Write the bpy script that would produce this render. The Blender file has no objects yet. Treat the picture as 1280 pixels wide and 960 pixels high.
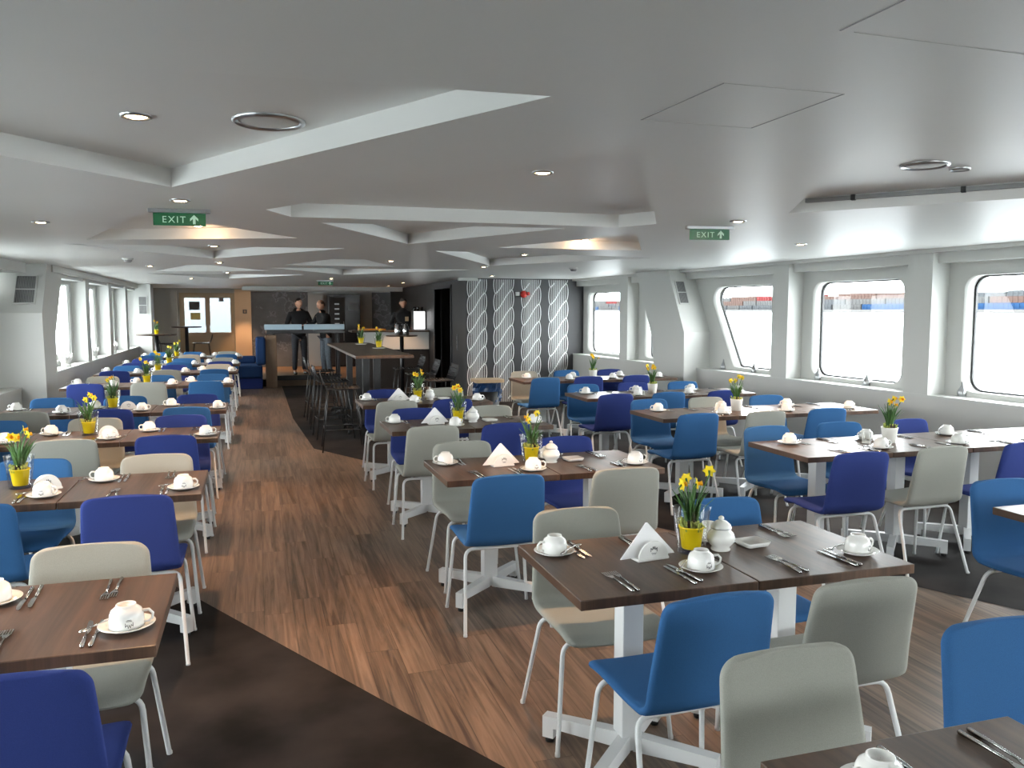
import bpy, bmesh, math, random
from mathutils import Vector, Matrix
random.seed(7)
C = bpy.context.scene.collection
PI = math.pi
R = math.radians
sc = bpy.context.scene

# ------------------------------------------------------------------ materials
def s2l(c):
    return tuple(((v/255)/12.92 if v/255 <= .04045 else (((v/255)+.055)/1.055)**2.4) for v in c)

def mat(name, col, rough=.5, metal=0, spec=.5, noise=0, nscale=40, emit=None, estr=0, bump=0):
    m = bpy.data.materials.new(name); m.use_nodes = True
    nt = m.node_tree; b = nt.nodes['Principled BSDF']
    c = s2l(col)
    b.inputs['Base Color'].default_value = (*c, 1)
    b.inputs['Roughness'].default_value = rough
    b.inputs['Metallic'].default_value = metal
    b.inputs['Specular IOR Level'].default_value = spec
    if emit:
        b.inputs['Emission Color'].default_value = (*s2l(emit), 1)
        b.inputs['Emission Strength'].default_value = estr
    tc = n = None
    if noise or bump:
        tc = nt.nodes.new('ShaderNodeTexCoord')
        n = nt.nodes.new('ShaderNodeTexNoise'); n.inputs['Scale'].default_value = nscale
        n.inputs['Detail'].default_value = 4
        nt.links.new(tc.outputs['Object'], n.inputs['Vector'])
    if noise:
        r = nt.nodes.new('ShaderNodeValToRGB')
        r.color_ramp.elements[0].position = .3; r.color_ramp.elements[1].position = .7
        r.color_ramp.elements[0].color = (*[v*(1-noise) for v in c], 1)
        r.color_ramp.elements[1].color = (*[min(1, v*(1+noise)) for v in c], 1)
        nt.links.new(n.outputs['Fac'], r.inputs['Fac']); nt.links.new(r.outputs['Color'], b.inputs['Base Color'])
    if bump:
        bp = nt.nodes.new('ShaderNodeBump'); bp.inputs['Strength'].default_value = bump; bp.inputs['Distance'].default_value = .002
        nt.links.new(n.outputs['Fac'], bp.inputs['Height']); nt.links.new(bp.outputs['Normal'], b.inputs['Normal'])
    return m

def fabric(name, col, nscale=900):
    m = mat(name, col, .9, spec=.2, noise=.16, nscale=nscale, bump=.25)
    b = m.node_tree.nodes['Principled BSDF']
    b.inputs['Sheen Weight'].default_value = .25; b.inputs['Sheen Roughness'].default_value = .5
    b.inputs['Sheen Tint'].default_value = (*s2l(col), 1)
    return m

def glass(name, tint=(1, 1, 1), f0=.04, maxr=.6):
    """thin clear glass: transparent, with a reflection growing towards grazing angles"""
    m = bpy.data.materials.new(name); m.use_nodes = True; nt = m.node_tree
    for n in list(nt.nodes): nt.nodes.remove(n)
    o = nt.nodes.new('ShaderNodeOutputMaterial'); mx = nt.nodes.new('ShaderNodeMixShader')
    t = nt.nodes.new('ShaderNodeBsdfTransparent'); g = nt.nodes.new('ShaderNodeBsdfGlossy'); f = nt.nodes.new('ShaderNodeLayerWeight')
    f.inputs['Blend'].default_value = .5; g.inputs['Roughness'].default_value = .02
    p = nt.nodes.new('ShaderNodeMath'); p.operation = 'POWER'; p.inputs[1].default_value = 5
    r = nt.nodes.new('ShaderNodeMapRange'); r.inputs['To Min'].default_value = f0; r.inputs['To Max'].default_value = maxr
    t.inputs['Color'].default_value = (*tint, 1)
    nt.links.new(f.outputs['Facing'], p.inputs[0]); nt.links.new(p.outputs[0], r.inputs['Value']); nt.links.new(r.outputs[0], mx.inputs[0])
    nt.links.new(t.outputs[0], mx.inputs[1]); nt.links.new(g.outputs[0], mx.inputs[2])
    nt.links.new(mx.outputs[0], o.inputs[0])
    return m

def wood(name, dark, light, plank=None, rough=.4, axis='Y', grain=1.0, knots=True):
    """long grain along axis; plank=(width,length) adds individually toned boards"""
    m = bpy.data.materials.new(name); m.use_nodes = True; nt = m.node_tree; N = nt.nodes.new; L = nt.links.new
    b = nt.nodes['Principled BSDF']; b.inputs['Roughness'].default_value = rough; b.inputs['Specular IOR Level'].default_value = .4
    tc = N('ShaderNodeTexCoord'); sp = N('ShaderNodeSeparateXYZ'); L(tc.outputs['Object'], sp.inputs[0])
    across, along = ('X', 'Y') if axis == 'Y' else ('Y', 'X')
    def math_(op, a, bb=None):
        n = N('ShaderNodeMath'); n.operation = op
        for i, v in enumerate((a, bb)):
            if v is None: continue
            if isinstance(v, (int, float)): n.inputs[i].default_value = v
            else: L(v, n.inputs[i])
        return n.outputs[0]
    ax, al = sp.outputs[across], sp.outputs[along]
    if plank:
        w, ln = plank
        row = math_('FLOOR', math_('DIVIDE', ax, w))
        wn = N('ShaderNodeTexWhiteNoise'); wn.noise_dimensions = '1D'; L(row, wn.inputs['W'])
        sh = math_('ADD', math_('DIVIDE', al, ln), math_('MULTIPLY', wn.outputs['Value'], 7.3))
        cell = math_('FLOOR', sh)
        cv = N('ShaderNodeCombineXYZ'); L(row, cv.inputs[0]); L(cell, cv.inputs[1])
        w2 = N('ShaderNodeTexWhiteNoise'); w2.noise_dimensions = '2D'; L(cv.outputs[0], w2.inputs['Vector'])
        tone = w2.outputs['Value']
    else:
        tone = None
    vec = N('ShaderNodeCombineXYZ')
    L(math_('MULTIPLY', ax, (38 if plank else 26)*grain), vec.inputs[0]); L(math_('MULTIPLY', al, 1.6*grain), vec.inputs[1])
    if tone is not None: L(math_('MULTIPLY', tone, 37.0), vec.inputs[2])
    n1 = N('ShaderNodeTexNoise'); n1.inputs['Scale'].default_value = 1; n1.inputs['Detail'].default_value = 6; n1.inputs['Roughness'].default_value = .62
    n1.inputs['Distortion'].default_value = .9
    L(vec.outputs[0], n1.inputs['Vector'])
    f = n1.outputs['Fac']
    if tone is not None:
        f = math_('ADD', math_('MULTIPLY', f, .95), math_('MULTIPLY', math_('SUBTRACT', tone, .5), .17))
    r = N('ShaderNodeValToRGB'); e = r.color_ramp.elements
    e[0].position = .30 if plank else .33; e[0].color = (*s2l(dark), 1); e[1].position = .64 if plank else .68; e[1].color = (*s2l(light), 1)
    L(f, r.inputs['Fac'])
    col = r.outputs['Color']
    if plank:
        def seam(v, wd):
            fr = math_('FRACT', v)
            return math_('MINIMUM', 1.0, math_('ADD', math_('LESS_THAN', fr, wd), math_('GREATER_THAN', fr, 1-wd)))
        s = math_('MINIMUM', 1.0, math_('ADD', seam(math_('DIVIDE', ax, plank[0]), .012), seam(sh, .0015)))
        mx = N('ShaderNodeMixRGB'); mx.blend_type = 'MULTIPLY'; L(math_('MULTIPLY', s, .55), mx.inputs[0]); L(col, mx.inputs[1]); mx.inputs[2].default_value = (.25, .22, .2, 1)
        col = mx.outputs[0]
    L(col, b.inputs['Base Color'])
    return m

M = {}
M['royal'] = fabric('royal_blue_wool', (44, 58, 118))
M['mid'] = fabric('mid_blue_wool', (49, 93, 140))
M['grey'] = fabric('stone_grey_wool', (152, 153, 145))
M['white_metal'] = mat('white_powder_coat', (222, 224, 224), .35)
M['black_metal'] = mat('black_powder_coat', (20, 20, 21), .4)
M['black_plastic'] = mat('black_plastic', (18, 18, 18), .5)
M['tabletop'] = wood('walnut_laminate', (56, 42, 33), (94, 71, 56), None, .36, 'Y', .8)
M['darktop'] = wood('dark_stained_top', (52, 42, 35), (84, 66, 52), None, .45, 'Y', .8)
M['floor'] = wood('plank_floor', (72, 59, 49), (134, 112, 94), (.155, 1.22), .38, 'Y', .75)
M['vinyl'] = mat('dark_marbled_vinyl', (35, 32, 31), .7, spec=.15, noise=.75, nscale=2.6)
M['porcelain'] = mat('white_porcelain', (236, 236, 232), .12)
M['steel'] = mat('polished_steel', (190, 190, 190), .18, 1)
M['mark'] = mat('dark_print', (45, 45, 48), .5)
M['ceiling'] = mat('satin_ceiling_paint', (224, 224, 221), .40, spec=.45, noise=.015, nscale=1.5)
M['wall'] = mat('white_wall_paint', (196, 197, 193), .45)
M['walllow'] = mat('pale_grey_panel', (196, 195, 191), .5)
M['glass'] = glass('window_glass', (.97, .985, .98), .012, .4)
M['vase'] = glass('clear_glass', (.97, .975, .97), .05, .7)
M['gasket'] = mat('dark_rubber_gasket', (42, 43, 44), .5)
M['yellow'] = mat('yellow_plastic_pot', (246, 214, 24), .45)
M['whitepot'] = mat('white_ceramic_pot', (232, 230, 222), .35, noise=.03, nscale=30)
M['soil'] = mat('dark_soil', (58, 44, 32), .9, noise=.4, nscale=80)
M['moss'] = mat('yellow_green_moss', (176, 184, 92), .9, noise=.3, nscale=90)
M['leaf'] = mat('daffodil_leaf', (66, 104, 50), .5, noise=.25, nscale=25)
M['petal'] = mat('daffodil_petal', (250, 222, 40), .5)
M['trumpet'] = mat('daffodil_trumpet', (246, 178, 22), .5)
M['paper'] = mat('white_paper', (240, 240, 240), .8)
M['darkwall'] = mat('charcoal_wall', (48, 48, 50), .6, noise=.05, nscale=2)
M['blackwall'] = mat('near_black_panel', (26, 25, 25), .5)
M['rope'] = mat('white_wall_print', (226, 228, 228), .6)
M['green'] = mat('sign_green', (18, 92, 54), .35)
M['signw'] = mat('sign_pale_mint', (205, 236, 214), .4)
M['alu'] = mat('brushed_aluminium', (178, 180, 182), .3, .9)
M['lampglow'] = mat('downlight_bulb', (255, 240, 215), .3, emit=(255, 214, 160), estr=60)
M['grille'] = mat('grey_grille', (128, 128, 128), .5)
M['cream'] = mat('cream_door_paint', (184, 168, 140), .45)
M['peach'] = mat('warm_cream_wall', (232, 206, 172), .55)
M['skin'] = mat('skin', (205, 152, 124), .5)
M['hair'] = mat('dark_brown_hair', (34, 26, 21), .6, noise=.3, nscale=60)
M['hairthin'] = mat('short_brown_hair', (84, 60, 46), .6, noise=.3, nscale=60)
M['jacket'] = mat('black_jacket_cloth', (20, 20, 22), .8, noise=.2, nscale=30)
M['navytr'] = mat('charcoal_trousers', (50, 52, 58), .85, noise=.2, nscale=30)
M['jeans'] = mat('grey_blue_jeans', (112, 122, 132), .85, noise=.2, nscale=30)
M['shoe'] = mat('black_shoe', (22, 21, 20), .5)
M['bag'] = mat('blue_plastic_bag', (30, 62, 104), .3, noise=.3, nscale=14)
M['tan'] = mat('tan_lid', (206, 176, 140), .5)
M['red'] = mat('red_plastic', (176, 40, 30), .4)
M['bluelit'] = mat('frosted_blue_edge', (176, 200, 214), .25)
M['wine'] = mat('dark_cabinet', (34, 34, 36), .25)
M['orange'] = mat('orange_tray', (226, 140, 50), .5)
M['bench'] = fabric('bench_blue_wool', (30, 54, 92))
M['riser'] = wood('oak_riser', (98, 78, 60), (142, 116, 92), None, .45, 'X', .6)
M['notice'] = mat('printed_notice', (92, 96, 100), .6)
M['noticey'] = mat('yellow_notice', (228, 208, 130), .6)
M['curtain'] = mat('white_emissive_panel', (250, 250, 250), .4, emit=(255, 255, 255), estr=2.2)  # machine front panel, made bright by emission in the material

def mapwall():
    m = mat('sea_chart_mural', (70, 74, 78), .6); nt = m.node_tree; N = nt.nodes.new; L = nt.links.new
    tc = N('ShaderNodeTexCoord'); n = N('ShaderNodeTexNoise'); n.inputs['Scale'].default_value = .9; n.inputs['Detail'].default_value = 9; n.inputs['Roughness'].default_value = .6
    L(tc.outputs['Object'], n.inputs['Vector'])
    mu = N('ShaderNodeMath'); mu.operation = 'MULTIPLY'; mu.inputs[1].default_value = 7; L(n.outputs['Fac'], mu.inputs[0])
    fr = N('ShaderNodeMath'); fr.operation = 'FRACT'; L(mu.outputs[0], fr.inputs[0])
    r = N('ShaderNodeValToRGB'); e = r.color_ramp.elements
    e[0].position = 0; e[0].color = (*s2l((150, 154, 158)), 1); e[1].position = .16; e[1].color = (*s2l((98, 102, 106)), 1)
    x = r.color_ramp.elements.new(.9); x.color = (*s2l((112, 116, 120)), 1)
    L(fr.outputs[0], r.inputs['Fac']); L(r.outputs['Color'], nt.nodes['Principled BSDF'].inputs['Base Color'])
    return m
M['map'] = mapwall()

# ------------------------------------------------------------------ mesh helpers
class MB:
    def __init__(s): s.v = []; s.f = []; s.sm = []; s.mi = []
    def add(s, verts, faces, smooth=False, mi=0, T=None):
        o = len(s.v)
        s.v += [tuple(T @ Vector(p)) if T else tuple(p) for p in verts]
        for f in faces: s.f.append(tuple(o+i for i in f)); s.sm.append(smooth); s.mi.append(mi)
        return s
    def mesh(s, name, mats):
        me = bpy.data.meshes.new(name); me.from_pydata(s.v, [], s.f)
        for m in (mats if isinstance(mats, (list, tuple)) else [mats]): me.materials.append(m)
        me.polygons.foreach_set('use_smooth', s.sm); me.polygons.foreach_set('material_index', s.mi)
        me.update(); return me
    def box(s, x0, x1, y0, y1, z0, z1, bev=0, T=None, mi=0):
        if bev <= 0:
            v = [(x, y, z) for z in (z0, z1) for y in (y0, y1) for x in (x0, x1)]
            return s.add(v, [(0, 2, 3, 1), (4, 5, 7, 6), (0, 1, 5, 4), (2, 6, 7, 3), (0, 4, 6, 2), (1, 3, 7, 5)], mi=mi, T=T)
        bm = bmesh.new()
        bmesh.ops.create_cube(bm, size=1)
        for q in bm.verts: q.co = Vector(((x0+x1)/2+q.co.x*(x1-x0), (y0+y1)/2+q.co.y*(y1-y0), (z0+z1)/2+q.co.z*(z1-z0)))
        bmesh.ops.bevel(bm, geom=bm.edges[:], offset=bev, segments=2, affect='EDGES', profile=.5)
        return s.addbm(bm, False, T, mi)
    def addbm(s, bm, smooth=False, T=None, mi=0):
        bm.verts.index_update()
        s.add([v.co.copy() for v in bm.verts], [[v.index for v in f.verts] for f in bm.faces], smooth, mi, T)
        bm.free(); return s
    def tube(s, path, r, n=8, caps=True, T=None, mi=0, smooth=True):
        P = [Vector(p) for p in path]; k = len(P); rs = r if isinstance(r, (list, tuple)) else [r]*k
        v = []; up = None
        for i in range(k):
            d = (P[min(i+1, k-1)]-P[max(i-1, 0)]).normalized()
            if up is None:
                up = Vector((0, 0, 1)) if abs(d.z) < .9 else Vector((1, 0, 0))
            a = d.cross(up)
            if a.length < 1e-5: a = d.cross(Vector((0, 1, 0)))
            a.normalize(); b = a.cross(d).normalized(); up = b
            for j in range(n):
                t = 2*PI*j/n
                v.append(P[i]+a*math.cos(t)*rs[i]+b*math.sin(t)*rs[i])
        f = [(i*n+j, i*n+(j+1) % n, (i+1)*n+(j+1) % n, (i+1)*n+j) for i in range(k-1) for j in range(n)]
        s.add(v, f, smooth, mi, T)
        if caps: s.add(v[:n], [tuple(range(n))], False, mi, T); s.add(v[-n:], [tuple(reversed(range(n)))], False, mi, T)
        return s
    def lathe(s, prof, n=24, T=None, mi=0, smooth=True, c=(0, 0, 0)):
        v = []; f = []; k = len(prof)
        for (r, z) in prof:
            for j in range(n):
                t = 2*PI*j/n; v.append((c[0]+r*math.cos(t), c[1]+r*math.sin(t), c[2]+z))
        for i in range(k-1):
            for j in range(n): f.append((i*n+j, i*n+(j+1) % n, (i+1)*n+(j+1) % n, (i+1)*n+j))
        return s.add(v, f, smooth, mi, T)
    def prism(s, poly, fn, d0, d1, mi=0, smooth=False):
        """poly of 2D points, fn(u,v,d)->3D"""
        k = len(poly)
        v = [fn(u, w, d0) for u, w in poly]+[fn(u, w, d1) for u, w in poly]
        f = [tuple(range(k)), tuple(reversed(range(k, 2*k)))]+[(i, i+k, (i+1) % k+k, (i+1) % k) for i in range(k)]
        return s.add(v, f, smooth, mi)
    def sphere(s, c, r, n=12, m=8, T=None, mi=0):
        rr = r if isinstance(r, (list, tuple)) else (r, r, r)
        v = []; f = []
        for i in range(m+1):
            a = PI*i/m
            for j in range(n):
                b = 2*PI*j/n; v.append((c[0]+rr[0]*math.sin(a)*math.cos(b), c[1]+rr[1]*math.sin(a)*math.sin(b), c[2]-rr[2]*math.cos(a)))
        for i in range(m):
            for j in range(n): f.append((i*n+j, i*n+(j+1) % n, (i+1)*n+(j+1) % n, (i+1)*n+j))
        return s.add(v, f, True, mi, T)

def fixnormals(me):
    bm = bmesh.new(); bm.from_mesh(me); bmesh.ops.remove_doubles(bm, verts=bm.verts, dist=1e-6)
    bmesh.ops.recalc_face_normals(bm, faces=bm.faces); bm.to_mesh(me); bm.free(); return me

def obj(name, mb, m, parent=None, loc=None, fix=True):
    me = mb.mesh(name, m) if isinstance(mb, MB) else mb
    if fix and isinstance(mb, MB): fixnormals(me)
    o = bpy.data.objects.new(name, me); C.objects.link(o)
    if parent: o.parent = parent
    if loc is not None: o.location = loc
    return o

def tag(o, label, cat, group=None, kind=None):
    o['label'] = label; o['category'] = cat
    if group: o['group'] = group
    if kind: o['kind'] = kind
    return o

def thing(name, label, cat, loc=(0, 0, 0), rz=0, group=None):
    o = bpy.data.objects.new(name, None); C.objects.link(o)
    o.empty_display_size = .1
    o.location = loc; o.rotation_euler = (0, 0, rz)
    return tag(o, label, cat, group)

def struct(name, mb, m, label, cat, fix=True):
    o = obj(name, mb, m, fix=fix); o['kind'] = 'structure'; o['label'] = label; o['category'] = cat
    return o

def dup(root, loc, rz, label, group=None):
    r = root.copy(); C.objects.link(r); r.location = loc; r.rotation_euler = (0, 0, rz)
    r['label'] = label
    if group: r['group'] = group
    for ch in root.children:
        c = ch.copy(); C.objects.link(c); c.parent = r
        for g in ch.children:
            d = g.copy(); C.objects.link(d); d.parent = c
    return r

class Proto:
    """first placement uses the source itself, later ones copies"""
    def __init__(s, root): s.root = root; s.used = False
    def put(s, loc, rz, label, group=None):
        if not s.used:
            s.used = True; r = s.root; r.location = loc; r.rotation_euler = (0, 0, rz); r['label'] = label
            if group: r['group'] = group
            return r
        return dup(s.root, loc, rz, label, group)

def roundpoly(pts, r, seg=5):
    out = []; k = len(pts)
    for i in range(k):
        p, a, b = Vector(pts[i]), Vector(pts[i-1]), Vector(pts[(i+1) % k])
        da, db = (a-p), (b-p); ang = da.angle(db)
        rr = r[i] if isinstance(r, (list, tuple)) else r
        if rr <= 0: out.append(tuple(p)); continue
        t = min(rr/math.tan(ang/2), da.length*.48, db.length*.48); rr = t*math.tan(ang/2)
        cdir = (da.normalized()+db.normalized()).normalized(); cen = p+cdir*(rr/math.sin(ang/2))
        s0 = p+da.normalized()*t-cen; e0 = p+db.normalized()*t-cen
        a0 = math.atan2(s0.y, s0.x); a1 = math.atan2(e0.y, e0.x); d = a1-a0
        while d > PI: d -= 2*PI
        while d < -PI: d += 2*PI
        for j in range(seg+1): out.append((cen.x+rr*math.cos(a0+d*j/seg), cen.y+rr*math.sin(a0+d*j/seg)))
    return out

def fill_holes(mb, outer, holes, fn, mi=0):
    """flat face with holes; fn maps 2D->3D"""
    bm = bmesh.new()
    for loop in [outer]+holes:
        vs = [bm.verts.new((p[0], p[1], 0)) for p in loop]
        for i in range(len(vs)): bm.edges.new((vs[i], vs[(i+1) % len(vs)]))
    bmesh.ops.triangle_fill(bm, use_beauty=True, use_dissolve=False, edges=bm.edges[:])
    bm.verts.index_update()
    mb.add([fn(v.co.x, v.co.y) for v in bm.verts], [[v.index for v in f.verts] for f in bm.faces], False, mi)
    bm.free()

def bake(me_obj):
    dg = bpy.context.evaluated_depsgraph_get(); dg.update()
    me = bpy.data.meshes.new_from_object(me_obj.evaluated_get(dg))
    old = me_obj.data; bpy.data.objects.remove(me_obj); bpy.data.meshes.remove(old)
    return me

# ------------------------------------------------------------------ camera
F = 1035.0; HY = 388.0; VX = 320.0; EYE = 1.65
th = math.atan((480-HY)/F); ph = math.atan((640-VX)/F*math.cos(th))
cam_d = bpy.data.cameras.new('camera'); cam = bpy.data.objects.new('camera', cam_d); C.objects.link(cam)
cam_d.sensor_width = 36; cam_d.lens = 36*F/1280; cam_d.clip_end = 5000; cam_d.clip_start = .05
cam.location = (0, 0, EYE); cam.rotation_euler = (PI/2-th, 0, -ph)
sc.camera = cam
fwd = Vector((math.sin(ph)*math.cos(th), math.cos(ph)*math.cos(th), -math.sin(th)))
def inframe(x, y, z, margin=120):
    d = Vector((x, y, z-EYE)); k = d.dot(fwd)
    if k < .3: return False
    rt = Vector((math.cos(ph), -math.sin(ph), 0)); up = rt.cross(fwd)
    px = 640+F*d.dot(rt)/k; py = 480-F*d.dot(up)/k
    return -margin < px < 1280+margin and -margin < py < 960+margin

CEIL = 2.22
XL = -2.45
def XR(y): return 6.08-.055*(y-5.3)
def PR(y, off, z): return (XR(y)+off, y, z)
def PL(y, off, z): return (XL-off, y, z)

# ------------------------------------------------------------------ floor
b = MB(); b.add([(-3.4, -3, 0), (6.9, -3, 0), (6.9, 23.4, 0), (-3.4, 23.4, 0)], [(0, 1, 2, 3)])
struct('floor', b, M['floor'], 'brown wood plank floor of the ship saloon', 'floor', fix=False)
b = MB()
zv = .002
# dark vinyl beside the narrow-window rows (boundary runs diagonally over the aisle)
dx, dy = 1.184, -2.218
p0 = (-.349, 4.929)
def on(t): return (p0[0]+dx*t, p0[1]+dy*t)
t1 = (XL-p0[0])/dx; t2 = (-3-p0[1])/dy
b.add([(*on(t1), zv), (XL-.6, -3, zv), (*on(t2), zv)], [(0, 1, 2)])
struct('floor_vinyl', b, M['vinyl'], 'dark marbled vinyl floor beside the first narrow-window tables, cut diagonally', 'floor', fix=True)
b = MB()
b.add([(.62, 10.07, zv), (1.13, 9.03, zv), (3.71, 3.97, zv), (6.2, -.9, zv), (6.6, 14.3, zv), (3.4, 14.3, zv), (3.4, 18.7, zv), (.5, 18.7, zv), (.5, 13, zv)], [(0, 1, 2, 3, 4, 5, 6, 7, 8)])
struct('floor_vinyl_two', b, M['vinyl'], 'dark vinyl floor under the harbour-window rows and the bar stools', 'floor', fix=True)
for o in C.objects:
    if o.name.startswith('floor'):
        me = o.data
        if me.polygons[0].normal.z < 0:
            me.flip_normals()

# ------------------------------------------------------------------ ceiling with folded recesses
REC = [
    [(-.36, 4.20), (.77, 2.14), (-1.9, 2.25)],
    [(.067, 4.97), (.22, 5.30), (2.40, 5.30), (2.55, 5.03), (1.31, 2.68)],
    [(1.27, 7.16), (2.08, 5.48), (.42, 5.60)],
    [(-1.30, 7.50), (.33, 6.85), (-.62, 5.35)],
    [(-.42, 9.76), (.80, 7.85), (-1.57, 8.00)],
    [(2.87, 10.28), (4.15, 8.20), (1.66, 7.90)],
    [(2.12, 7.30), (3.55, 7.30), (2.75, 5.75)],
    [(3.02, 4.26), (4.55, 2.35), (1.84, 2.13)],
    [(.35, 10.9), (1.75, 10.9), (1.0, 9.0)],
    [(1.35, 13.6), (2.9, 11.4), (.2, 11.6)],
    [(-1.4, 13.2), (.2, 12.6), (-.7, 10.9)],
    [(-.45, 15.8), (.75, 13.8), (-1.6, 14.0)],
]
RH = .085
b = MB()
fill_holes(b, [(-3.4, -3), (6.9, -3), (6.9, 23.4), (-3.4, 23.4)], REC, lambda x, y: (x, y, CEIL))
for poly in REC:
    k = len(poly)
    b.add([(x, y, CEIL) for x, y in poly]+[(x, y, CEIL+RH) for x, y in poly],
          [tuple(range(k, 2*k))]+[(i, (i+1) % k, (i+1) % k+k, i+k) for i in range(k)])
ceil = struct('ceiling', b, M['ceiling'], 'white satin deck ceiling with triangular folded recesses', 'ceiling')
# access panel seams (shallow dark joints)
def seam(p, q, w=.004):
    p, q = Vector((*p, 0)), Vector((*q, 0)); d = (q-p).normalized(); n = Vector((-d.y, d.x, 0))*w/2
    mb = MB(); vs = [p-n, q-n, q+n, p+n]
    mb.add([(v.x, v.y, CEIL-.001) for v in vs]+[(v.x, v.y, CEIL+.01) for v in vs], [(0, 1, 2, 3), (4, 7, 6, 5), (0, 4, 5, 1), (1, 5, 6, 2), (2, 6, 7, 3), (3, 7, 4, 0)])
    return mb
hatch = thing('ceiling_hatch', 'square flush access panel in the ceiling over the centre tables', 'ceiling hatch', (0, 0, 0))
for p, q in (((1.12, 2.32), (1.14, 1.89)), ((1.5, 1.89), (1.5, 2.32))):
    obj('joint', seam(p, q), M['grille'], hatch)
for p, q in (((1.12, 2.32), (1.5, 2.32)), ((1.14, 1.89), (1.5, 1.89))):
    obj('joint', seam(p, q, .002), M['walllow'], hatch)
hatch = thing('ceiling_hatch', 'flush ceiling access panel cut by the top edge of the picture', 'ceiling hatch', (0, 0, 0))
obj('joint', seam((1.156, 1.475), (1.157, 1.0)), M['grille'], hatch)
obj('joint', seam((1.19, 1.475), (1.85, 1.49), .002), M['walllow'], hatch)
# dark rail along the recess above the harbour tables
b = MB()
d = Vector((4.55-3.02, 2.35-4.26, 0)).normalized(); nrm = Vector((-d.y, d.x, 0))*-1
a = Vector((3.02, 4.26, 0))+nrm*.012+d*.1
T = Matrix.Translation((a.x, a.y, CEIL+RH-.02)) @ Matrix.Rotation(math.atan2(d.y, d.x), 4, 'Z')
rail = thing('curtain_track', 'thin dark curtain track along the ceiling recess above harbour windows', 'curtain track')
obj('track', MB().box(0, 2.2, -.012, .012, -.012, .012, .003, T), M['grille'], rail)
for k in range(4):
    obj('bracket', MB().box(.25+k*.55, .275+k*.55, -.016, .016, -.016, .016, .003, T), M['black_plastic'], rail)

# ------------------------------------------------------------------ right (harbour) wall
WT = .20     # recess depth of the window panel behind the pillars
GL = .33     # glass
def bay(y0, y1, P, hole, wt=WT, gl=GL, rad=.13, name='window_1', label='', zs=.85, top=CEIL, wname='wall_panel'):
    """panel between pillars with rounded window; hole: list of (y,z)"""
    rp = roundpoly(hole, rad, 6); k = len(rp)
    b = MB()
    fill_holes(b, [(y0, zs), (y1, zs), (y1, top), (y0, top)], [rp], lambda y, z: P(y, wt, z))
    b.add([P(y, wt, z) for y, z in rp]+[P(y, gl+.02, z) for y, z in rp], [(i, (i+1) % k, (i+1) % k+k, i+k) for i in range(k)], True)
    fill_holes(b, [(y0, zs), (y1, zs), (y1, top), (y0, top)], [rp], lambda y, z: P(y, gl+.02, z))
    w = bpy.data.objects.new(name, fixnormals(b.mesh(name, M['wall']))); C.objects.link(w)
    w['kind'] = 'structure'; w['label'] = label; w['category'] = 'window'
    cen = Vector((sum(p[0] for p in rp)/k, sum(p[1] for p in rp)/k))
    def ins(s): return [tuple(cen+(Vector(p)-cen)*(1-s/(Vector(p)-cen).length)) for p in rp]
    i1 = ins(.022); g = MB()
    o0 = len(rp)
    for ra, rb, d0, d1, key, nm in ((rp, i1, gl-.012, gl+.012, 'gasket', 'gasket'),):
        vs = [P(y, d0, z) for y, z in ra]+[P(y, d0, z) for y, z in rb]+[P(y, d1, z) for y, z in ra]+[P(y, d1, z) for y, z in rb]
        f = []
        for i in range(k):
            j = (i+1) % k
            f += [(i, j, k+j, k+i), (2*k+i, 3*k+i, 3*k+j, 2*k+j), (k+i, k+j, 3*k+j, 3*k+i), (i, 2*k+i, 2*k+j, j)]
        g.add(vs, f, False)
    obj('gasket', g, M['gasket' if P is PR else 'wall'], w)
    i2 = ins(.02)
    obj('pane', MB().prism(i2, lambda u, v, d: P(u, d, v), gl-.003, gl+.003), M['glass'], w)
    # light portal for the daylight through this opening
    ys = [p[0] for p in hole]; zz = [p[1] for p in hole]
    ld = bpy.data.lights.new('daylight_portal', 'AREA'); ld.shape = 'RECTANGLE'
    ld.size = (max(ys)-min(ys))*1.05; ld.size_y = (max(zz)-min(zz))*1.05
    ld.cycles.is_portal = True
    lo = bpy.data.objects.new('daylight_portal', ld); C.objects.link(lo)
    yc = (max(ys)+min(ys))/2; zc = (max(zz)+min(zz))/2
    lo.location = P(yc, gl+.05, zc)
    inn = Vector(P(yc, 0, zc))-Vector(P(yc, 1, zc))
    lo.rotation_euler = inn.to_track_quat('-Z', 'Y').to_euler()
    return w

ZB, ZT = .90, 1.97
wn = 0
# ordinary bays under the harbour windows
piers = [(-3, -1.56), (.18, .47), (2.2, 2.5), (4.24, 4.53), (6.27, 6.56), (8.30, 8.58)]
names = ['behind the camera', 'beside the camera', 'over the nearest harbour-side table', 'first from the camera, cut by the frame', 'second, full-width, between two white piers']
bays = [(-1.56, .18), (.47, 2.2), (2.5, 4.24), (4.53, 6.27), (6.56, 8.30)]
for (y0, y1), nm in zip(bays, names):
    wn += 1
    bay(y0, y1, PR, [(y0+.24, ZB), (y1-.17, ZB), (y1-.17, ZT), (y0+.24, ZT)], name='window_%d' % wn, label='large rounded harbour window, '+nm)
wn += 1
bay(8.58, 10.75, PR, [(8.86, ZB), (9.62, ZB), (10.25, ZT), (8.86, ZT)], rad=[.05, .08, .16, .05], name='window_%d' % wn, label='rounded harbour window with a raked far edge beside the leaning pillar')
wn += 1
bay(10.85, 12.21, PR, [(11.05, ZB), (12.0, ZB), (12.0, ZT), (11.65, ZT)], rad=.08, name='window_%d' % wn, label='sliver of harbour window just behind the leaning pillar')
wn += 1
bay(12.48, 14.3, PR, [(12.75, ZB), (14.12, ZB), (14.12, ZT), (12.75, ZT)], rad=.12, name='window_%d' % wn, label='harbour window nearest the rope-patterned wall')
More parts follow.
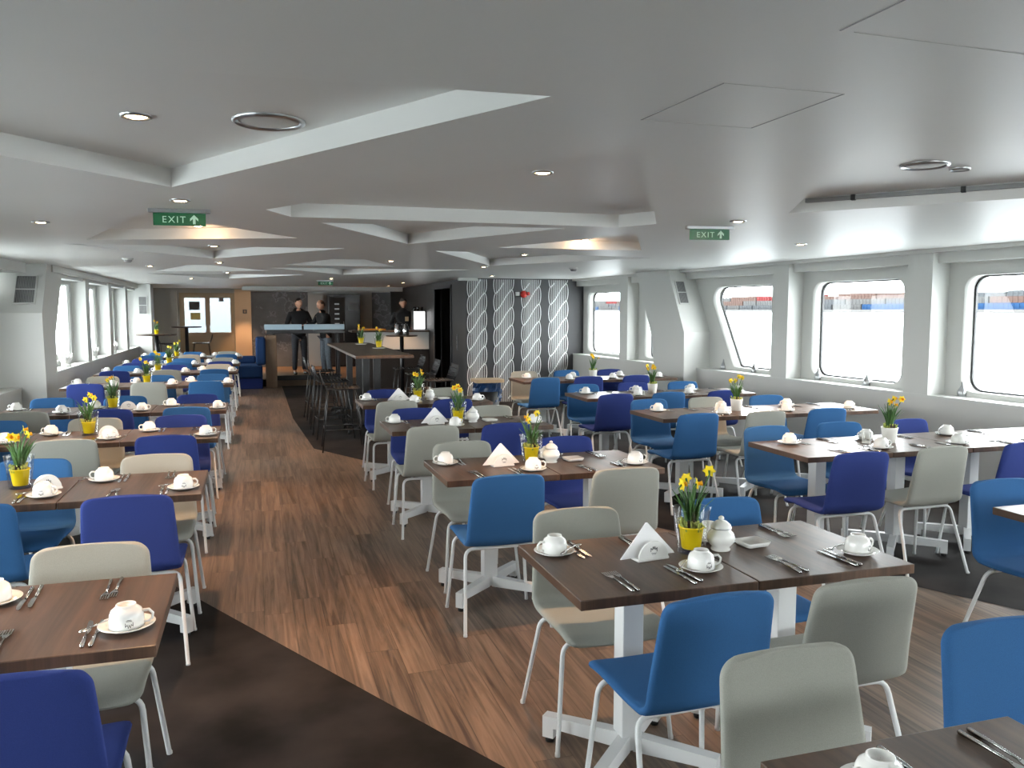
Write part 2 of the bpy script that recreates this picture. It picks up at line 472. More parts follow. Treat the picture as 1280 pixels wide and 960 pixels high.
for i, (y0, y1) in enumerate(piers+[(12.21, 12.48)]):
    b = MB(); b.prism([(y0, .85), (y1, .85), (y1, CEIL), (y0, CEIL)], lambda u, v, d: PR(u, d, v), 0, .36)
    struct('pillar_right' if i == 0 else 'pillar_right.%03d' % i, b, M['wall'], 'white pier between harbour windows, number %d along the wall' % (i+1), 'pillar')
# header trim under the ceiling
b = MB()
b.prism([(-3, 2.09), (14.3, 2.09), (14.3, CEIL), (-3, CEIL)], lambda u, v, d: PR(u, d, v), .06, .3)
struct('trim_1', b, M['wall'], 'white header board above the harbour windows', 'trim')
b = MB(); b.prism([(-3, 2.185), (14.3, 2.185), (14.3, CEIL), (-3, CEIL)], lambda u, v, d: PR(u, d, v), -.025, .1)
struct('trim_2', b, M['wall'], 'narrow white cornice strip where harbour wall meets ceiling', 'trim')
# big raked pillar
b = MB()
prof = [(10.17, .0), (10.19, 1.35), (10.64, CEIL), (11.57, CEIL), (11.06, 1.27), (10.89, .0)]
b.prism(prof, lambda u, v, d: PR(u, d, v), -.2, .30)
struct('pillar_leaning', b, M['wall'], 'wide white leaning pillar with a vent, between the harbour windows', 'pillar')
# lower wall and sill ledge
b = MB(); b.prism([(-3, 0), (14.3, 0), (14.3, .85), (-3, .85)], lambda u, v, d: PR(u, d, v), 0, .08)
struct('wall_right', b, M['walllow'], 'pale grey lower wall below the harbour windows', 'wall')
b = MB(); b.prism([(-3, .83), (14.3, .83), (14.3, .855), (-3, .855)], lambda u, v, d: PR(u, d, v), -.006, GL+.03)
struct('sill_right', b, M['wall'], 'white ledge running below the harbour windows', 'sill')
b = MB(); b.prism([(-3, 0), (14.3, 0), (14.3, ZB), (-3, ZB)], lambda u, v, d: PR(u, d, v), GL+.04, GL+.08)
b.prism([(-3, ZT+.05), (14.3, ZT+.05), (14.3, 2.4), (-3, 2.4)], lambda u, v, d: PR(u, d, v), GL+.04, GL+.08)
struct('wall_hull', b, M['wall'], 'outer hull plating behind the harbour window panels', 'wall')

def vent(loc, rotm, w, h, label, n=12, vertical=True):
    t = thing('wall_vent', label, 'vent', loc); t.rotation_euler = rotm
    # local: x right, z up, face at -y
    obj('backing', MB().box(-w/2, w/2, -.004, .006, -h/2, h/2), M['blackwall'], t)
    f = MB()
    for x0, x1, z0, z1 in ((-w/2-.015, -w/2, -h/2-.015, h/2+.015), (w/2, w/2+.015, -h/2-.015, h/2+.015), (-w/2, w/2, h/2, h/2+.015), (-w/2, w/2, -h/2-.015, -h/2)):
        f.box(x0, x1, -.012, .006, z0, z1)
    f.box(-w/2, w/2, -.011, .004, -.006, .006)
    obj('vent_frame', f, M['wall'], t)
    s = MB()
    for i in range(n):
        x = -w/2+w*(i+.5)/n
        if vertical: s.box(x-w/n*.28, x+w/n*.28, -.009, 0, -h/2, h/2)
        else:
            z = -h/2+h*(i+.5)/n; s.box(-w/2, w/2, -.009, 0, z-h/n*.28, z+h/n*.28)
    obj('slats', s, M['grille'], t)
    return t
# vent on the near face of the leaning pillar (face leans back above the kink)
sl = math.atan2(10.64-10.19, CEIL-1.35)
zc_ = 1.9; yc_ = 10.19+(zc_-1.35)*math.tan(sl)
vent((XR(yc_)-.075, yc_-.003, zc_), (-sl, 0, 0), .13, .34, 'narrow grey vent in the leaning pillar by the harbour windows', 8)

# window latches standing on the harbour ledges
def make_latch():
    t = thing('window_latch', '', 'window latch')
    prof = [(.001, 0), (.04, .004), (.046, .03), (.04, .06), (.025, .085), (.012, .11), (.009, .135), (.001, .14)]
    obj('cover', MB().lathe(prof, 14), M['alu'], t)
    obj('plate', MB().lathe([(.001, 0), (.052, 0), (.052, .006), (.001, .007)], 14), M['alu'], t)
    return t
latch = Proto(make_latch())
for y, lb in ((6.07, 'by the rounded corner of the first harbour window'), (7.25, 'on the ledge of the full-width harbour window, near end'), (8.0, 'on the ledge of the full-width harbour window, far end'), (9.18, 'on the ledge of the raked harbour window, near end'), (9.85, 'on the ledge of the raked harbour window, at its slanted edge')):
    latch.put(PR(y, .20, .855), 0, 'pale onion-shaped window latch '+lb, 'window latches')

# ------------------------------------------------------------------ left (narrow-window) wall
lp = [(13.9, 14.2), (15.97, 16.25), (17.9, 18.18)]
lb = [(12.0, 13.9), (14.2, 15.97), (16.25, 17.9), (18.18, 19.45)]
nm = ['beside the big vent pillar', 'second along', 'third along', 'last before the end vent']
for (y0, y1), n in zip(lb, nm):
    wn += 1
    bay(y0, y1, PL, [(y0+.15, .93), (y1-.12, .93), (y1-.12, 2.03), (y0+.15, 2.03)], rad=.04, gl=.24, wt=.2, name='window_%d' % wn, label='tall narrow bright window, '+n, zs=.87)
for i, (y0, y1) in enumerate(lp):
    b = MB(); b.prism([(y0, .87), (y1, .87), (y1, CEIL), (y0, CEIL)], lambda u, v, d: PL(u, d, v), 0, .3)
    struct('pillar_left' if i == 0 else 'pillar_left.%03d' % i, b, M['wall'], 'thin white pier in the narrow-window wall, %s from the vent pillar' % ['first', 'second', 'third'][i], 'pillar')
b = MB()
b.prism([(11.2, 0), (11.12, 1.62), (11.5, CEIL), (12.35, CEIL), (11.78, 1.35), (11.75, 0)], lambda u, v, d: PL(u, d, v), -.01, .8)
struct('pillar_vent', b, M['wall'], 'broad white pillar with a grey grille beside the first narrow window', 'pillar')
sl = math.atan2(11.5-11.12, CEIL-1.62); zc_ = 1.9
vent((XL-.19, 11.12+(zc_-1.62)*math.tan(sl)-.014, zc_), (-sl, 0, 0), .21, .38, 'dark grey grille on the white pillar before the narrow windows', 12)
b = MB(); b.prism([(11.7, 0), (19.5, 0), (19.5, .87), (11.7, .87)], lambda u, v, d: PL(u, d, v), 0, .08)
struct('wall_left', b, M['walllow'], 'pale lower wall below the narrow windows', 'wall')
b = MB(); b.prism([(11.7, .85), (19.5, .85), (19.5, .875), (11.7, .875)], lambda u, v, d: PL(u, d, v), -.02, .3)
struct('sill_left', b, M['wall'], 'white ledge running below the narrow windows', 'sill')
b = MB()
b.prism([(11.7, 2.13), (19.5, 2.13), (19.5, CEIL), (11.7, CEIL)], lambda u, v, d: PL(u, d, v), -.03, .2)
b.prism([(11.7, 2.08), (19.5, 2.08), (19.5, 2.13), (11.7, 2.13)], lambda u, v, d: PL(u, d, v), .03, .2)
struct('trim_3', b, M['wall'], 'white header board above the narrow windows', 'trim')
# nearer bays, mostly beyond the frame, deeper set
for i, (y0, y1) in enumerate([(.2, 2.4), (2.8, 5.0), (8.0, 10.2)]):
    wn += 1
    bay(y0-.2, y1+.2, PL, [(y0+.1, .95), (y1-.1, .95), (y1-.1, 1.95), (y0+.1, 1.95)], wt=.55, gl=.63, rad=.1, name='window_%d' % wn, label='wide window in the %s deep bay before the vent pillar' % ['first', 'second', 'last'][i], zs=.72)
b = MB(); b.prism([(-3, 0), (11.2, 0), (11.2, .72), (-3, .72)], lambda u, v, d: PL(u, d, v), .26, .34)
b.prism([(-3, .72), (.0, .72), (.0, CEIL), (-3, CEIL)], lambda u, v, d: PL(u, d, v), .3, .4)
b.prism([(5.15, .72), (7.85, .72), (7.85, CEIL), (5.15, CEIL)], lambda u, v, d: PL(u, d, v), .3, .4)
b.prism([(10.3, .72), (11.2, .72), (11.2, CEIL), (10.3, CEIL)], lambda u, v, d: PL(u, d, v), .55, .65)
struct('wall_left_near', b, M['wall'], 'white lower wall beside the nearer narrow-window tables', 'wall')
b = MB(); b.prism([(-3, .70), (11.2, .70), (11.2, .73), (-3, .73)], lambda u, v, d: PL(u, d, v), .25, .66)
struct('sill_left_near', b, M['wall'], 'deep white ledge next to the vent pillar', 'sill')
b = MB(); b.prism([(-3, 2.1), (11.3, 2.1), (11.3, CEIL), (-3, CEIL)], lambda u, v, d: PL(u, d, v), .18, .6)
struct('trim_4', b, M['wall'], 'white ceiling box above the deep ledge beside the vent pillar', 'trim')
b = MB(); b.prism([(-3, 0), (23, 0), (23, .9), (-3, .9)], lambda u, v, d: PL(u, d, v), .82, .86)
b.prism([(-3, 2.06), (23, 2.06), (23, 2.5), (-3, 2.5)], lambda u, v, d: PL(u, d, v), .82, .86)
struct('wall_hull_left', b, M['wall'], 'outer hull plating behind the narrow windows', 'wall')
# end block with vent, then recess beside the doors
b = MB(); b.box(XL-.8, -2.17, 19.5, 20.0, 0, CEIL)
b.box(XL-.8, XL-.1, 20.0, 23.2, 0, CEIL)
struct('wall_end', b, M['wall'], 'white end wall with a vent after the last narrow window', 'wall')
vent((-2.33, 19.49, 1.76), (0, 0, 0), .15, .36, 'grey grille on the end wall after the last narrow window', 8)

# small white ornaments on the narrow-window ledge
def make_orn():
    t = thing('window_ornament', '', 'ornament')
    b = MB()
    for k in range(9):
        a = 2*PI*k/9
        b.tube([(0, 0, .02), (.05*math.cos(a), .07*math.sin(a), .1), (.09*math.cos(a), .14*math.sin(a), .15+.03*(k % 3))], [.03, .03, .006], 6)
    obj('blades', b, M['porcelain'], t)
    obj('base', MB().lathe([(.001, 0), (.06, 0), (.065, .02), (.05, .05), (.001, .055)], 14), M['porcelain'], t)
    return t
orn = Proto(make_orn())
for y, n in ((12.75, 'first'), (14.75, 'second'), (16.7, 'third')):
    orn.put((XL-.08, y, .875), 0, 'white spiky ornament on the ledge of the %s narrow window' % n, 'window ledge ornaments')

# ------------------------------------------------------------------ back of the saloon
YB = 23.0
b = MB(); b.box(-3.3, -1.88, YB, YB+.15, 0, 2.6); b.box(-.52, 5.2, YB, YB+.15, 0, 2.6); b.box(-1.88, -.52, YB, YB+.15, 2.1, 2.6); b.box(-1.88, -.52, YB, YB+.15, 0, .15)
struct('wall_back', b, M['wall'], 'end wall of the saloon behind the bar', 'wall')
b = MB(); b.box(-3.4, 2.6, -3.15, -3, 0, 2.4); b.box(5.6, 6.9, -3.15, -3, 0, 2.4); b.box(2.6, 5.6, -3.15, -3, 0, .9); b.box(2.6, 5.6, -3.15, -3, 1.98, 2.4)
struct('wall_front', b, M['walllow'], 'white wall behind the camera', 'wall')
wn += 1  # window added out of view to throw front light on the near chairs
fw = obj('window_%d' % wn, MB().box(2.6, 5.6, -3.1, -3.05, .9, .96).box(2.6, 5.6, -3.1, -3.05, 1.92, 1.98).box(2.6, 2.66, -3.1, -3.05, .96, 1.92).box(5.54, 5.6, -3.1, -3.05, .96, 1.92), M['wall'])
fw['kind'] = 'structure'; fw['label'] = 'unseen window added behind the camera to light the nearest chairs'; fw['category'] = 'window'
obj('pane', MB().box(2.66, 5.54, -3.08, -3.074, .96, 1.92), M['glass'], fw)
# raised platform
b = MB(); b.box(-2.45, 3.5, 18.75, YB, 0, .15, .006)
struct('floor_platform', b, M['riser'], 'low wooden platform under the bar and doors', 'platform')
# lowered header in front of the bar
b = MB(); b.box(-.3, 3.5, 20.6, 20.8, 2.12, CEIL)
struct('beam_bar', b, M['wall'], 'pale header beam across the bar ceiling', 'beam')
# double door
door = thing('door_1', 'cream double door with glazed upper halves at the far end', 'door', (-1.2, YB, .15)); door['kind'] = 'structure'
fr = MB()
W2, HT = .62, 1.95
for x0, x1, z0, z1 in ((-W2-.06, -W2, 0, HT), (W2, W2+.06, 0, HT), (-W2, W2, HT-.06, HT)):
    fr.box(x0, x1, -.06, 0, z0, z1, .004)
obj('door_frame', fr, M['cream'], door)
for sgn in (-1, 1):
    x0, x1 = (-W2, -.0005) if sgn < 0 else (.0005, W2)
    lf = MB()
    lf.box(x0, x0+.06, -.045, -.005, .0, HT-.06); lf.box(x1-.06, x1, -.045, -.005, .0, HT-.06)
    lf.box(x0+.06, x1-.06, -.045, -.005, HT-.13, HT-.06); lf.box(x0+.06, x1-.06, -.045, -.005, .86, .93); lf.box(x0+.06, x1-.06, -.045, -.005, .0, .09)
    lf.box(x0+.06, x1-.06, -.032, -.015, .09, .86, .004)
    leaf = obj('door_leaf', lf, M['cream'], door)
    obj('pane', MB().box(x0+.06, x1-.06, -.03, -.022, .93, HT-.13), M['glass'], leaf)
    obj('handle', MB().tube([(-sgn*-.045, -.05, .95), (-sgn*-.045, -.09, .95), (-sgn*-.045, -.09, 1.1), (-sgn*-.045, -.05, 1.1)], .008), M['alu'], leaf)
t = tag(obj('door_notice', MB().box(-.13, .13, -.006, 0, -.11, .11), M['notice'], None, (-1.52, YB-.031, 1.77)), 'dark grey notice on the glass of the first far door leaf', 'notice')
t = tag(obj('door_notice', MB().box(-.12, .12, -.006, 0, -.09, .09), M['noticey'], None, (-1.5, YB-.032, 1.5)), 'yellowish notice under the dark one on the far door', 'notice')
t = tag(obj('door_closer', MB().box(-.06, .06, -.03, 0, -.05, .05, .005), M['grille'], None, (-.86, YB-.036, 1.93)), 'small grey box at top of the second far door leaf', 'door closer')
b = MB(); b.box(-2.10, -1.93, YB-.16, YB, .15, 2.15)
struct('trim_7', b, M['wall'], 'white upright post beside the glazed double doors', 'trim')
b = MB(); b.box(-.53, -.12, YB-.12, YB, .15, 2.2)
struct('wall_warm', b, M['peach'], 'narrow warm-lit cream wall strip beside the double door', 'wall')
t = thing('light_switch', 'small brown switch plate on the warm cream wall strip', 'switch', (-.28, YB-.12, 1.62))
obj('plate', MB().box(-.05, .05, -.01, 0, -.05, .05, .003), M['notice'], t); obj('button', MB().box(-.025, .025, -.016, -.008, -.03, .03, .003), M['tan'], t)
b = MB(); b.box(-.12, 1.33, YB-.06, YB, .15, 2.14)
struct('wall_mural', b, M['map'], 'dark grey sea-chart mural behind the standing men', 'wall')
b = MB(); b.box(1.33, 1.75, YB-.10, YB, .15, 2.08, .004)
door2 = struct('door_2', b, M['wall'], 'plain white door leaf behind the balding man', 'door')
obj('handle', MB().tube([(1.68, YB-.1, 1.15), (1.68, YB-.15, 1.15), (1.58, YB-.15, 1.15)], .01), M['alu'], door2)
b = MB(); b.box(3.05, 4.75, YB-.06, YB, .15, 2.14)
struct('wall_mural_two', b, M['map'], 'dark chart mural behind the barman', 'wall')
b = MB(); b.box(3.98, 4.06, YB-.09, YB, .15, 2.14)
struct('trim_5', b, M['walllow'], 'pale upright strip dividing the mural behind the barman', 'trim')
# tall dark cabinet with appliances
cab = thing('wine_cabinet', 'tall dark glass-fronted cabinet behind the bar', 'cabinet', (2.25, YB-.55, .15))
obj('body', MB().box(-.42, .42, 0, .5, 0, 1.92, .008), M['wine'], cab)
dd = obj('door', MB().box(-.40, .01, -.03, 0, .05, 1.86, .004), M['blackwall'], cab)
obj('handle', MB().tube([(-.03, -.03, .7), (-.03, -.06, .7), (-.03, -.06, 1.2), (-.03, -.03, 1.2)], .008), M['alu'], dd)
obj('door', MB().box(.03, .40, -.03, 0, .05, 1.86, .004), M['wine'], cab)
for k in range(6):
    obj('bottle_label', MB().box(-.26, -.14, -.036, -.028, 1.0+k*.13, 1.035+k*.13), M['alu'], cab)
obj('control_panel', MB().box(.1, .36, -.036, -.028, 1.5, 1.7), M['notice'], cab)

# sofa bench
bn = thing('corner_bench', 'blue upholstered corner bench beside the wooden bar end', 'bench', (0, 0, 0))
obj('base', MB().box(-.62, .10, 18.2, 19.0, 0, .22, .01), M['royal'], bn)
obj('seat_cushion', MB().box(-.64, .10, 18.16, 19.0, .22, .50, .04), M['bench'], bn)
obj('backrest', MB().box(-.03, .17, 18.16, 19.05, .50, 1.08, .04), M['bench'], bn)
obj('backrest', MB().box(-.64, -.03, 18.92, 19.1, .50, .66, .04), M['bench'], bn)
b = MB(); b.box(.17, .40, 18.3, 19.0, 0, 1.12, .006)
tag(obj('partition_panel', b, M['riser']), 'low wooden partition between blue bench and bar counter', 'partition')

# high service counter in front of the men
ct = thing('service_counter', 'tall dark counter with pale blue glass front edge, two men behind', 'counter', (0, 0, 0))
obj('counter_top', MB().box(.2, 1.85, 18.55, 19.1, 1.15, 1.24, .006), M['wine'], ct)
obj('glass_edge', MB().box(.16, .94, 18.53, 18.56, 1.235, 1.35, .003), M['bluelit'], ct)
obj('glass_edge', MB().box(.98, 1.85, 18.53, 18.56, 1.235, 1.35, .003), M['bluelit'], ct)
for x in (.36, 1.72):
    obj('post', MB().box(x-.03, x+.03, 18.58, 18.64, 0, 1.15, .004), M['black_metal'], ct)
    obj('post', MB().box(x-.03, x+.03, 19.0, 19.06, .15, 1.15, .004), M['black_metal'], ct)
obj('foot_rail', MB().box(.33, 1.75, 18.56, 18.62, .14, .24, .004), M['black_metal'], ct)
# bar
bar = thing('bar_counter', 'pale fronted bar counter where the barman stands', 'bar', (0, 0, 0))
obj('front_panel', MB().box(2.15, 3.55, 17.6, 17.66, .82, 1.19, .004), M['wall'], bar)
obj('body', MB().box(2.15, 3.55, 17.62, 18.2, 0, .82, .004), M['blackwall'], bar)
obj('bar_top', MB().box(1.9, 3.55, 17.55, 18.25, 1.19, 1.225, .006), M['darktop'], bar)
# dark core wall block with doorway
xw = 3.56
b = MB()
b.box(xw, 5.90, 14.3, 14.42, 0, 2.35)
struct('wall_rope', b, M['darkwall'], 'charcoal wall carrying four white rope patterns', 'wall')
b = MB()
b.box(xw, xw+.12, 14.42, 15.5, 0, CEIL); b.box(xw, xw+.12, 17.0, 23.0, 0, CEIL); b.box(xw, xw+.12, 15.5, 17.0, 2.08, CEIL)
b.box(xw+1.1, xw+1.2, 15.2, 17.4, 0, CEIL)
b.box(xw+.12, xw+1.1, 15.2, 15.3, 0, CEIL); b.box(xw+.12, xw+1.1, 17.3, 17.4, 0, CEIL)
struct('wall_core', b, M['blackwall'], 'near-black wall with an open doorway beside the rope-patterned wall', 'wall')
b = MB()
for y0, y1, z0, z1 in ((15.44, 15.5, 0, 2.14), (17.0, 17.06, 0, 2.14), (15.44, 17.06, 2.08, 2.14)):
    b.box(xw-.02, xw+.14, y0, y1, z0, z1)
struct('trim_6', b, M['darkwall'], 'charcoal frame round the dark doorway', 'trim')
t = thing('wall_switch', 'slim grey switch strip on the charcoal corner beside the doorway', 'switch', (3.46, 14.3, 1.05))
t.location = (xw+.0, 15.0, 1.06); t.rotation_euler = (0, 0, -PI/2)
obj('plate', MB().box(-.03, .03, -.01, 0, -.15, .15, .003), M['notice'], t)
for k in range(3): obj('button', MB().box(-.018, .018, -.015, -.008, -.11+k*.08, -.05+k*.08, .002), M['grille'], t)
# white fitting over the rope wall corner
tag(obj('ceiling_fitting', MB().box(-.22, .12, -.1, 0, -.05, 0, .004), M['wall'], None, (3.62, 14.28, CEIL)), 'white box fitting at the ceiling above the first rope pattern', 'fitting')

# rope patterns
def rope(xc, hw, z0, z1, ph0):
    b = MB(); pitch = .315
    def rib(pts, w, off):
        vs = []
        k = len(pts)
        for i in range(k):
            p = Vector(pts[i]); d = (Vector(pts[min(i+1, k-1)])-Vector(pts[max(i-1, 0)])).normalized(); n = Vector((-d.y, d.x))*w/2
            for q in (p-n, p+n):
                for yy in (off, 0): vs.append((q.x, -yy, q.y))
        f = []
        for i in range(k-1):
            a, c = 4*i, 4*i+4
            f += [(a, c, c+2, a+2), (a, a+1, c+1, c), (a+2, c+2, c+3, a+3)]
        b.add(vs, f)
    def arc(z, phase):
        u = ((z-phase)/pitch) % 1.0
        return math.sin(PI*u)**.5
    def X(s, z):
        base = hw*.80; bulge = hw*.20
        e = arc(z, ph0+(0 if s < 0 else .07))
        return xc+s*base+math.copysign(abs(s)**4, s)*bulge*e
    n = int((z1-z0)/.02)
    zs = [z0+(z1-z0)*i/n for i in range(n+1)]
    for i in range(13):
        s = -1+2*i/12
        rib([(X(s, z), z) for z in zs], .014 if i in (0, 12) else .009, .003)
    k0 = int((z0-ph0)/pitch)-2
    for k in range(k0, int((z1-ph0)/pitch)+1):
        za = ph0+k*pitch; pts = []
        for j in range(9):
            t = j/8; s = -1+2*t; z = za+(pitch+.07)*(t+.10*math.sin(2*PI*t)*-.5)
            if z0 <= z <= z1: pts.append((xc+s*hw*.80, z))
        if len(pts) > 1: rib(pts, .02, .004)
    return b
for k, (xa, xb, lbn) in enumerate(((3.577, 3.93, 'beside the dark corner'), (4.062, 4.435, 'second from the dark corner'), (4.585, 4.95, 'third from the dark corner, behind the red alarm'), (5.105, 5.478, 'nearest the harbour window'))):
    xc = (xa+xb)/2
    o = obj('rope_pattern' if k == 0 else 'rope_pattern.%03d' % k, rope(0, (xb-xa)/2, .0, 2.2, .06*k), M['rope'], None, (xc, 14.299, 0), fix=True)
    tag(o, 'white twisted-rope wall pattern, '+lbn, 'wall pattern', 'rope patterns on the charcoal wall')
al = thing('fire_alarm', 'small red alarm with white box on the third rope pattern', 'alarm', (4.62, 14.285, 1.94))
obj('housing', MB().lathe([(.001, -.03), (.06, -.03), (.065, .0), (.05, .03), (.02, .045), (.001, .045)], 14, T=Matrix.Rotation(PI/2, 4, 'X')), M['red'], al)
obj('horn', MB().box(.05, .1, -.06, 0, -.02, .04, .008), M['red'], al)
obj('junction_box', MB().box(-.16, -.09, -.04, 0, -.03, .04, .006), M['wall'], al)

# ------------------------------------------------------------------ exit signs
def text_mesh(s, size, m, ext=.0015):
    cu = bpy.data.curves.new('lettering', 'FONT'); cu.body = s; cu.size = size; cu.extrude = ext; cu.align_x = 'CENTER'; cu.align_y = 'CENTER'
    cu.space_character = 1.25
    o = bpy.data.objects.new('tmp', cu); C.objects.link(o)
    dg = bpy.context.evaluated_depsgraph_get(); dg.update()
    me = bpy.data.meshes.new_from_object(o.evaluated_get(dg)); bpy.data.objects.remove(o)
    me.transform(Matrix.Rotation(PI/2, 4, 'X')); me.materials.clear(); me.materials.append(m); return me
def make_exit():
    t = thing('exit_sign', '', 'exit sign')
    obj('bracket', MB().box(-.165, .165, -.02, .02, -.022, 0, .003), M['alu'], t)
    p = obj('sign_plate', MB().box(-.14, .14, -.004, .004, -.092, -.022, .001), M['green'], t)
    lt = obj('lettering', text_mesh('EXIT', .052, M['signw']), None, p, fix=False); lt.location = (-.03, -.0055, -.060)
    ar = MB()
    ar.prism([(-.007, -.024), (.007, -.024), (.007, .006), (.022, -.008), (.022, .006), (0, .028), (-.022, .006), (-.022, -.008), (-.007, .006)], lambda u, v, d: (u, d, v), -.0065, -.004)
    a = obj('arrow', ar, M['signw'], p); a.location = (.078, 0, -.058)
    return t
ex = Proto(make_exit())
ex.put((-.40, 5.1, CEIL), R(-3), 'green exit sign hanging over the aisle past the big recess', 'exit signs')
ex.put((2.96, 5.05, CEIL), R(-10), 'green exit sign on the ceiling above the harbour-window tables', 'exit signs')
ex.put((1.28, 16.2, CEIL), 0, 'small green exit sign far down the ceiling before the bar', 'exit signs')

# ------------------------------------------------------------------ ceiling fittings
sd = bpy.data.lights.new('halogen', 'SPOT'); sd.energy = 115; sd.color = (1, .57, .30); sd.spot_size = R(72); sd.spot_blend = .5; sd.shadow_soft_size = .025
def make_dl():
    t = thing('ceiling_downlight', '', 'downlight')
    obj('trim_ring', MB().lathe([(.052, .004), (.052, -.006), (.044, -.009), (.036, -.004), (.034, .006)], 24), M['alu'], t)
    obj('bulb', MB().lathe([(.001, -.0085), (.022, -.008), (.034, -.004), (.034, .004), (.001, .004)], 20), M['lampglow'], t)
    l = bpy.data.objects.new('halogen', sd); C.objects.link(l); l.parent = t; l.location = (0, 0, -.02)
    return t
dl = Proto(make_dl())
DL = [(-.37, 3.11, RH, 'inside the big recess beside the round speaker'), (-.36, 4.67, 0, 'just before the aisle exit sign'), (-.41, 6.93, RH, 'glowing behind the aisle exit sign'),
      (-.34, 7.84, 0, 'third past the aisle exit sign'), (-.40, 10.5, 0, 'fourth past the aisle exit sign'), (-1.31, 6.06, 0, 'above the third narrow-window row'),
      (-1.28, 11.56, 0, 'above the fifth narrow-window row'), (-1.09, 15.9, 0, 'above the last narrow-window rows'), (1.32, 3.79, RH, 'in the recess above the nearest centre table'),
      (2.93, 7.20, RH, 'glowing in the recess above the centre aisle'), (3.02, 9.32, RH, 'second in the recesses above the centre aisle'), (2.85, 10.5, 0, 'before the rope-patterned wall'),
      (2.96, 4.70, 0, 'beside the harbour-side exit sign'), (4.5, 6.16, 0, 'above the second full harbour-window row'), (3.75, 13.3, 0, 'close above the first rope pattern'),
      (1.5, 9.6, 0, 'between the bar-height table and the centre rows'), (1.3, 15.2, 0, 'above the far end of the bar-height table'), (-.4, 13.2, 0, 'above the sixth narrow-window row end'), (2.9, 17.0, 0, 'above the bar front'), (-.30, 22.3, 0, 'grazing the warm cream wall strip'), (.7, 22.0, 0, 'above the mural behind the standing men'), (2.2, 21.4, 0, 'above the dark cabinet'), (2.95, 19.3, 0, 'above the barman')]
for x, y, dz, lbn in DL:
    dl.put((x, y, CEIL+dz), 0, 'small round recessed downlight '+lbn, 'ceiling downlights')
spill = bpy.data.lights.new('halogen_spill', 'POINT'); spill.energy = 2.2; spill.color = (1, .62, .34); spill.shadow_soft_size = .03
for x, y in ((-.41, 6.93), (2.93, 7.20)):
    l = bpy.data.objects.new('halogen_spill', spill); C.objects.link(l); l.location = (x, y, CEIL+RH-.04)
def speaker(x, y, z, r, label):
    t = thing('ceiling_speaker', label, 'speaker', (x, y, z))
    obj('rim', MB().lathe([(r, .0), (r, -.006), (r*.9, -.012), (r*.82, -.006), (r*.82, 0)], 40), M['alu'], t)
    obj('mesh_cover', MB().lathe([(.001, -.008), (r*.7, -.007), (r*.83, -.003), (r*.83, 0)], 40), M['walllow'], t)
    return t
speaker(.06, 3.06, CEIL+RH, .125, 'round ceiling speaker inside the big recess over the aisle')
speaker(2.90, 3.09, CEIL+RH, .105, 'round ceiling speaker in the recess on the harbour side')
speaker(3.13, 3.12, CEIL+RH, .045, 'small round ceiling sensor beside the harbour-side speaker')
def detector(x, y, label):
    t = thing('smoke_detector', label, 'smoke detector', (x, y, CEIL))
    obj('base', MB().lathe([(.001, 0), (.06, 0), (.06, -.012), (.05, -.018), (.001, -.018)], 20), M['wall'], t)
    obj('sensor_head', MB().lathe([(.045, -.016), (.042, -.035), (.03, -.045), (.001, -.046)], 20), M['grille'], t)
detector(-1.33, 10.0, 'grey smoke detector on the ceiling above narrow-window rows')
detector(4.1, 10.5, 'grey smoke detector on the ceiling near the rope-patterned wall')

